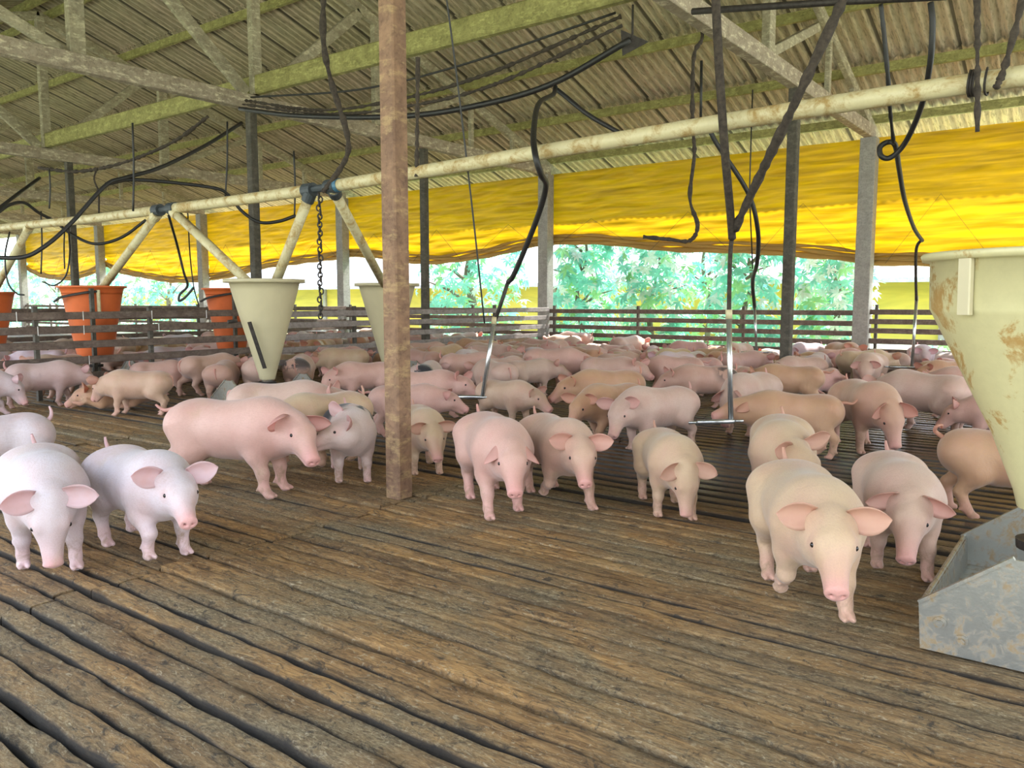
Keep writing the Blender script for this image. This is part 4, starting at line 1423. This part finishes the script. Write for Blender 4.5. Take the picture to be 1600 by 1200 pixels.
def circles(x, y, ang, sc, lie=None, hy=0.0):
    c, n = math.cos(ang), math.sin(ang)
    P = [(-0.25, 0, .15), (-0.1, 0, .155), (0.05, 0, .155), (0.2, 0, .145)]
    if lie == 'side':
        P = [(a, -0.11, .17) for a, _, _ in P] + [(0.34, -0.11, .1), (0.45, -0.09, .08), (0.2, 0.14, .1), (-0.3, 0.14, .1)]
    else:
        h = math.radians(hy)
        P += [(0.24 + t * math.cos(h), t * math.sin(h), r) for t, r in ((0.1, .10), (0.2, .085), (0.29, .06))]
    return [((x + (a * c - b * n) * sc, y + (a * n + b * c) * sc), r * sc) for a, b, r in P]
WALK = (18, -20, -18, 16)
WALK2 = (-18, 20, 16, -18)

# px, py on the floor under the middle of the pig, phi, height, colour, pose, label
HERO = [
    (74, 874, 3, 0.52, WHITE, dict(hp=52, hp2=6, legs=(12, -14, 4, -6), ear=0.1, fat=1.05), 'white pig at the left edge walking head down towards the camera'),
    (-28, 782, -80, 0.52, WHITE, dict(legs=WALK, tail='up'), 'white pig rump cut off by the left edge, behind the head-down pig'),
    (230, 862, 24, 0.50, WHITE, dict(hy=-14, hp=6, legs=(4, 24, -22, 10), lift=(0, 0.03, 0.0, 0.0), ear=(-0.2, 0.1), tail='up'), 'white pig trotting towards the camera with a raised foreleg, right of the head-down white pig'),
    (378, 770, 56, 0.60, PINK, dict(hy=-34, hp=14, legs=(4, 8, -6, -26), ear=(0.35, 0.45), tail='back'), 'big pink pig standing side-on left of the wooden post, its head turned to the camera'),
    (446, 704, 75, 0.56, PALE, dict(legs=WALK, tail='down'), 'pale pig whose back shows just behind the big pink pig'),
    (504, 724, -52, 0.53, CREAM, dict(hp=18, legs=WALK2, tail='up'), 'cream pig behind the head of the big pink pig, its rump to the right'),
    (549, 746, 4, 0.49, SPOT, dict(hy=-70, hp=-6, legs=(4, -4, 8, -8), ear=(-0.3, 0.1), tail='up', fat=0.92), 'white pig with a black-spotted rump nuzzling the big pink pig'),
    (661, 735, 10, 0.455, CREAM, dict(hy=4, hp=22, legs=(2, -3, 6, -6), ear=0.15, fat=0.9), 'small cream pig standing just right of the wooden post, facing the camera'),
    (640, 681, 84, 0.46, PINK, dict(hp=8, legs=(6, -8, -6, 8), ear=0.3, tail='back'), 'pink pig passing behind the wooden post, head to the right'),
    (668, 655, 82, 0.50, PINK, dict(hp=4, hy=-25, legs=WALK, ear=-0.4), 'pink pig behind the one passing the wooden post, ears pricked'),
    (774, 793, 14, 0.54, PINK, dict(fat=0.93, hy=-8, hp=18, legs=(-10, 14, -24, 12), ear=0.75), 'pink pig with ears flopped forward walking to the camera right of the wooden post'),
    (872, 782, 22, 0.51, (0.61, 0.42, 0.31, 1), dict(fat=0.93, hy=-14, hp=14, legs=(20, -18, -8, 8), lift=(0, 0.04, 0, 0), ear=-0.1), 'buff pig stepping towards the camera with spread ears, in the middle of the row'),
    (1044, 800, 14, 0.46, CREAM, dict(hy=4, hp=50, hp2=8, legs=(6, -10, 10, -8), ear=0.35, fat=0.95), 'small cream pig sniffing the floorboards right of the middle'),
    (1020, 704, -48, 0.52, PALE, dict(hy=26, hp=26, legs=(6, -6, -4, 8), ear=0.1), 'pale pig behind the sniffing cream pig, head lowered to the left'),
    (952, 690, -42, 0.50, TAN, dict(hy=10, hp=20, legs=WALK, ear=0.1), 'tan pig whose face shows left of the lowered pale head'),
    (944, 660, -62, 0.53, TAN, dict(hp=10, legs=WALK2, ear=0.2), 'tan pig third back behind the lowered pale pig'),
    (1232, 712, -86, 0.50, TAN, dict(hp=4, hp2=-6, hy=6, legs=(10, -8, -4, 8), ear=0.9, tail='back'), 'tan pig standing side-on with its snout by the tall drinker pipe'),
    (1216, 795, 2, 0.53, CREAM, dict(hy=38, hp=20, bend=12, legs=(0, 8, -12, 16), ear=0.0), 'cream pig behind the nearest pig, ear sticking out to the right'),
    (1256, 935, 14, 0.53, CREAM, dict(hy=-8, hp=14, legs=(8, -14, -8, 14), lift=(0, 0.03, 0, 0), ear=(-0.15, -0.05)), 'cream pig nearest the camera, walking on the open boards'),
    (1399, 880, 9, 0.49, (0.60, 0.44, 0.34, 1), dict(hy=-10, hp=26, legs=(12, -12, -8, 8), ear=0.35, tail='up'), 'buff pig facing the camera beside the galvanised trough'),
    (1585, 812, 96, 0.50, TAN, dict(hp=20, legs=(4, -4, -8, 10), tail='curl'), 'tan pig with a curly tail behind the big stained hopper'),
    (1560, 700, -86, 0.43, PINK, dict(hp=25, legs=WALK), 'small pink pig peeping out left of the big stained hopper'),
    (1352, 704, 22, 0.565, (0.56, 0.35, 0.24, 1), dict(hy=6, hp=46, legs=(4, -4, 6, -6), ear=0.5), 'tan pig with lowered head and bent neck, left of the rear-view pig'),
    (1436, 676, -118, 0.56, PALE, dict(hp=34, legs=(4, -6, -8, 6), tail='down'), 'pale pig seen from behind at the right with its head low'),
    (1512, 654, -95, 0.52, PINK, dict(hp=20, legs=WALK), 'pink pig half hidden by the big hopper, behind the rear-view pig'),
    (1228, 640, -88, 0.50, TAN, dict(hp=16, legs=(4, -4, -6, 8), tail='back', fat=1.05), 'long tan pig side-on, behind the drinker pipe pig'),
    (1168, 676, -22, 0.55, PALE, dict(hp=42, legs=(4, -4, 6, -6), ear=0.6), 'pale pig with lowered head right behind the tall drinker pipe'),
    (1096, 640, -72, 0.50, (0.56, 0.36, 0.28, 0.15), dict(hp=14, legs=WALK, ear=0.0), 'tan pig with a dark rump patch left of the drinker pipe'),
    (1050, 617, -86, 0.50, PINK, dict(hp=30, legs=WALK, tail='back'), 'round-backed pink pig in front of the far lying pigs, right of the pale pig'),
    (868, 609, 80, 0.57, PINK, dict(hp=18, legs=(6, -8, 8, -6), ear=0.5), 'pink pig standing side-on in front of the far corner, head to the right'),
    (794, 667, 48, 0.45, (0.58, 0.42, 0.30, 1), dict(hp=14, hy=10, legs=(4, -4, 6, -6), ear=0.2), 'buff pig looking right from behind the pink flop-eared pig'),
    (735, 612, 100, 0.52, PINK, dict(hp=20, legs=WALK), 'pink pig with its back to the slanting drinker rod'),
    (770, 628, -150, 0.50, PALE, dict(hp=20, legs=WALK2, tail='down'), 'pale pig seen from behind beneath the slanting drinker rod'),
    (668, 624, 160, 0.46, SPOT, dict(hp=20, legs=WALK, tail='up'), 'white pig with a black rump patch seen right of the wooden post'),
    (74, 634, 92, 0.51, (0.62, 0.47, 0.45, 1), dict(hp=26, legs=(14, -10, 10, -14), ear=-0.3, tail='up'), 'pale pig walking right in front of the divider fence at the left'),
    (-40, 652, 80, 0.50, WHITE, dict(hp=40, legs=WALK, ear=-0.2), 'white pig whose head pokes in at the left edge'),
    (214, 648, -108, 0.475, (0.58, 0.40, 0.28, 1), dict(hp=28, hy=-25, legs=(4, -4, -4, 6), ear=0.0, tail='down', fat=1.05), 'buff pig turned away with its head low, before the divider fence'),
    (190, 640, -85, 0.48, TAN, dict(lie='belly', hp=10), 'tan pig lying on the boards under the turned-away buff pig'),
    (252, 619, 95, 0.45, PINK, dict(hp=20, legs=WALK2, tail='up'), 'pink pig behind the turned-away buff pig'),
    (332, 616, 114, 0.52, (0.58, 0.39, 0.30, 1), dict(hp=20, legs=WALK, tail='down'), 'buff pig left of the cream hopper, rump to the left'),
    (350, 627, 166, 0.48, (0.54, 0.34, 0.26, 1), dict(hp=20, legs=(3, -3, 4, -4), tail='down'), 'brownish pig beside the rump of the pale rear-view pig'),
    (408, 622, 174, 0.53, PALE, dict(hp=20, legs=(4, -4, 4, -4), tail='down'), 'pale pig seen from behind below the cream hopper'),
    (470, 616, 170, 0.50, (0.58, 0.39, 0.30, 0.1), dict(hp=20, legs=(4, -4, 4, -4), tail='down'), 'buff pig with a dark dirty patch on its rump right of the cream hopper'),
    (536, 596, -96, 0.50, CREAM, dict(hp=26, legs=WALK, tail='back'), 'cream pig side-on with a curved tail behind the pig facing left'),
    (566, 632, -68, 0.50, PINK, dict(hp=22, hy=12, legs=(4, -4, 6, -6), ear=0.0), 'pink pig facing left with its snout low, left of the wooden post'),
]
SPACED = []
for i, (px, py, phi, hgt, col, pose, lab) in enumerate(HERO):
    loc = on_floor(px, py)
    d = loc.dot(FH)
    CIRC += circles(loc.x, loc.y, face_angle(loc, phi), hgt / 0.5, None, pose.get('hy', 0))
    h = 0.0072 if d < 5.4 else (0.0095 if d < 8 else 0.012)
    pose = dict(pose)
    if pose.get('lie') == 'belly':
        pose.setdefault('legs', (75, 70, 62, 58))
    sc = hgt / 0.50
    link_pig(pig_parts(Pig(**pose), h), (loc.x, loc.y, 0.002), face_angle(loc, phi), sc, col, lab, None)

# the crowd further back: a few poses, copied one by one
CROWD = [Pig(hp=15, legs=WALK), Pig(hp=32, hy=15, legs=WALK2, ear=0.3), Pig(hp=5, hy=-25, legs=(4, -5, 6, -4), ear=-0.3, tail='down'), Pig(hp=38, legs=(5, -3, -6, 8), bend=14, tail='curl')]
LYING = [Pig(lie='belly', legs=(75, 70, 62, 58), hp=14), Pig(lie='belly', legs=(80, 60, 55, 70), hp=2, hy=30, ear=-0.5),
         Pig(lie='side', legs=(18, 5, -8, 8), hp=-4), Pig(lie='side', legs=(30, -5, 12, -16), hp=6, bend=-10, ear=-0.4)]
CM = [pig_parts(p, 0.0135) for p in CROWD]
LM = [pig_parts(p, 0.0135) for p in LYING]
COLS = [(PINK, 'pink'), (PALE, 'pale'), (WHITE, 'white'), (TAN, 'tan'), (CREAM, 'cream'), (PINK, 'pink'), (PALE, 'pale')]


def scatter(n, xr, yr, lie_p, seed, test=None, slack=-0.055, xmax=15.5, ymin=-9, ymax=99):
    rr = random.Random(seed)
    out = []
    tries = 0
    while len(out) < n and tries < 14000:
        tries += 1
        x, y = rr.uniform(*xr), rr.uniform(*yr)
        v = Vector((x, y, 0))
        d = v.dot(FH)
        px = 800 + F_PX * v.dot(RT) / d
        lie, a, hgt, k = rr.random() < lie_p, rr.uniform(0, 360), rr.uniform(0.45, 0.54), rr.randrange(4)
        col = rr.choice(COLS)
        if not (-60 < px < 1660) or (test and not test(x, y, d, px)):
            continue
        cs = circles(x, y, math.radians(a), hgt / 0.5, 'side' if lie and k >= 2 else None, 0 if lie else (0, 15, -25, 0)[k])
        if any(p[0] + r > xmax or p[1] + r > ymax or p[1] - r < ymin for p, r in cs):
            continue
        if any((p[0] - q[0]) ** 2 + (p[1] - q[1]) ** 2 < (r + s_ - slack) ** 2 for p, r in cs for q, s_ in CIRC):
            continue
        CIRC.extend(cs)
        out.append((x, y, px, lie, a, hgt, k, col, False))
    return out


def crowd(spots, group, where):
    spots.sort(key=lambda s_: s_[2])
    cnt = {}
    tot = {}
    for s_ in spots:
        k = (s_[7][1], s_[3])
        tot[k] = tot.get(k, 0) + 1
    for (x, y, px, lie, a, hgt, k, (col, cn), spot) in spots:
        key = (cn, lie)
        i = cnt.get(key, 0)
        cnt[key] = i + 1
        kind = 'lying' if lie else 'standing'
        lab = '%s pig %s %s, %s such from the left' % (cn, kind, where, nth(i)) if tot[key] > 1 else 'the only %s pig %s %s' % (cn, kind, where)
        c = (col[0] * rnd.uniform(0.94, 1.04), col[1] * rnd.uniform(0.93, 1.05), col[2] * rnd.uniform(0.92, 1.06), 1.0)
        link_pig(LM[k] if lie else CM[k], (x, y, 0.002), math.radians(a), hgt / 0.5, c, lab, group, eyes=False)


crowd(scatter(70, (12.9, 15.3), (0.8, 10.3), 0.70, 5, ymax=10.5), 'pigs resting along the far wall fence', 'along the far wall fence')
crowd(scatter(60, (8.4, 12.9), (0.9, 10.3), 0.30, 6, lambda x, y, d, px: d > 10.3 and not (560 < px < 700 and d < 11.5), ymax=10.5), 'pigs in the back half of the pen', 'in the back half of the pen')
crowd(scatter(75, (4.6, 15.2), (11.0, 17.4), 0.45, 8, ymin=10.75, ymax=17.5), 'pigs of the next pen behind the divider fence', 'in the next pen behind the divider fence')

# ------------------------------------------------------------------ outside: trees, shrubs and the neighbouring barn
def leaf_cluster(mb, c, up, size, rr, n=7):
    """palmate leaf: leaflets fanning out from one point, each a folded blade"""
    up = Vector(up).normalized()
    a0 = rr.uniform(0, 6.28)
    t = up.orthogonal().normalized()
    b = up.cross(t)
    for k in range(n):
        a = a0 + 2 * math.pi * (k / n) * 0.86
        d = (t * math.cos(a) + b * math.sin(a) - up * rr.uniform(0.15, 0.5)).normalized()
        L = size * rr.uniform(0.75, 1.1)
        w = L * 0.17
        s_ = d.cross(up).normalized()
        p0 = c
        p1 = c + d * L * 0.45
        p2 = c + d * L - up * L * 0.12
        mb.add([p0, p1 + s_ * w + up * w * 0.3, p2, p1 - s_ * w + up * w * 0.3, p1], [(0, 1, 4), (4, 1, 2), (0, 4, 3), (4, 3, 2)])


def tree(x, y, h, crown, n, label, seed, mats, leaf=0.26, base=-0.8, trunk=0.14, low=0.12, group='trees beyond the far fence'):
    rr = random.Random(seed)
    e = empty('tree', (x, y, base), label, 'tree', group)
    tk = MB()
    H_ = h * 0.75
    pts = [(0.12 * math.sin(k * 1.1 + seed) * k / 4, 0.12 * math.cos(k * 1.7 + seed) * k / 4, H_ * k / 6) for k in range(7)]
    tk.tube(spline(pts, 3), [trunk * (1 - 0.7 * i / 18) for i in range(19)], 9)
    for k in range(9):
        z = H_ * rr.uniform(0.25, 0.95)
        a = rr.uniform(0, 6.28)
        L = crown * rr.uniform(0.5, 0.95)
        tk.tube([(0, 0, z), (math.cos(a) * L * 0.5, math.sin(a) * L * 0.5, z + L * 0.35), (math.cos(a) * L, math.sin(a) * L, z + L * 0.5)], [trunk * 0.4, trunk * 0.25, trunk * 0.1], 6)
    tk.build('trunk', M['bark'], e, smooth=True)
    for mi, (mk, share) in enumerate(mats):
        mb = MB()
        for k in range(int(n * share)):
            z = h * (low + (1 - low) * rr.random())
            rad = crown * math.sqrt(rr.uniform(0.1, 1.0)) * (0.75 + 0.25 * math.sin(math.pi * z / h))
            a = rr.uniform(0, 6.28)
            c = Vector((math.cos(a) * rad, math.sin(a) * rad, z))
            leaf_cluster(mb, c, (math.cos(a) * 0.6 - 0.4 + rr.uniform(-.5, .5), math.sin(a) * 0.6 + rr.uniform(-.5, .5), rr.uniform(0.3, 1.0)), leaf * rr.uniform(0.7, 1.25), rr)
        mb.build('foliage', M[mk], e)
    return e


tree_spots = [
    (19.6, 16.3, 5.6, 1.8, 620, 'dark-trunked tree seen between the wooden post and the corner post', [('leaf_a', .6), ('leaf_b', .3), ('leaf_c', .1)]),
    (18.6, 11.6, 5.0, 0.95, 420, 'broad-leaved turquoise tree right beside the corner concrete post', [('leaf_a', .65), ('leaf_c', .25), ('leaf_b', .1)]),
    (18.3, 9.3, 5.0, 0.92, 420, 'broad-leaved tree second right of the corner post, full of pale leaves', [('leaf_a', .5), ('leaf_c', .35), ('leaf_b', .15)]),
    (18.5, 7.0, 5.0, 0.92, 420, 'broad-leaved turquoise tree behind the tall drinker pipe', [('leaf_a', .65), ('leaf_c', .25), ('leaf_b', .1)]),
    (18.2, 4.9, 4.8, 0.80, 380, 'bright broad-leaved tree left of the right concrete post', [('leaf_c', .45), ('leaf_a', .35), ('leaf_b', .2)]),
    (21.6, 12.9, 6.0, 1.35, 420, 'taller green tree standing behind the broad-leaved ones near the corner post', [('leaf_b', .5), ('leaf_a', .5)]),
    (21.4, 9.2, 6.0, 1.35, 420, 'taller turquoise tree standing behind the broad-leaved ones in the middle', [('leaf_a', .6), ('leaf_b', .4)]),
    (21.4, 5.9, 6.0, 1.15, 400, 'taller green tree standing behind the broad-leaved ones at the right', [('leaf_b', .4), ('leaf_a', .4), ('leaf_c', .2)]),
    (20.0, 34.5, 5.2, 2.0, 560, 'tree seen through the scalloped gap right of the near orange hopper', [('leaf_a', .6), ('leaf_c', .25), ('leaf_b', .15)]),
    (20.0, 40.5, 5.2, 2.0, 560, 'tree seen above the rim of the near orange hopper', [('leaf_a', .5), ('leaf_b', .3), ('leaf_c', .2)]),
    (20.5, 47.0, 5.2, 2.4, 620, 'tree seen left of the near orange hopper', [('leaf_a', .6), ('leaf_b', .2), ('leaf_c', .2)]),
    (21.0, 55.0, 5.2, 2.6, 620, 'tree at the far left end of the row', [('leaf_a', .6), ('leaf_b', .2), ('leaf_c', .2)]),
]
for i, (x, y, h, cr, n, lab, mats) in enumerate(tree_spots):
    tree(x, y, h, cr, n, lab, 50 + i, mats, trunk=0.2 if i == 0 else 0.10)
shr = MB()
rr = random.Random(99)
for k in range(9):
    yy = [14.9, 13.3, 11.7, 9.9, 8.3, 6.7, 5.1, 2.7, 1.1][k]
    low_tree = tree(16.85 + rr.uniform(-.05, .05), yy, 1.25, 0.42, 120, 'low leafy shrub behind the far fence, %s from the left' % nth(k), 80 + k, [('leaf_b', .45), ('leaf_a', .4), ('leaf_c', .15)], leaf=0.15, trunk=0.03, low=0.02, group='shrubs behind the far fence')
    low_tree.name = 'shrub'
    low_tree['category'] = 'shrub'

nb = empty('barn', (27, 0, -0.8), 'neighbouring barn with pale yellow curtains and a grey roof, beyond the trees', 'building')
MB().box((0.0, -12, 0.75), (0.05, 60, 2.7)).build('curtain', M['far_tarp'], nb)
rf = MB()
ysr = np.linspace(-13, 61, 75 * 8)
vs = []
for xx, zz in ((-0.9, 2.72), (8.0, 4.6)):
    vs += [(xx, float(y), zz + 0.03 * math.cos(2 * math.pi * y / 0.35)) for y in ysr]
m_ = len(ysr)
rf.add(vs, [(i, i + 1, m_ + i + 1, m_ + i) for i in range(m_ - 1)])
rf.build('roof', M['far_roof'], nb)
MB().box((-0.95, -13, 2.60), (-0.85, 61, 2.74)).build('fascia', M['far_roof'], nb)
for k in range(10):
    MB().box((-0.12, -10 + k * 7, 0), (0.12, -9.8 + k * 7, 2.7)).build('post', M['concrete'], nb)
for k in range(3):
    MB().box((-0.16, -12, 0.2 + k * 0.25), (-0.12, 60, 0.3 + k * 0.25)).build('rail', M['pale_rail'], nb)
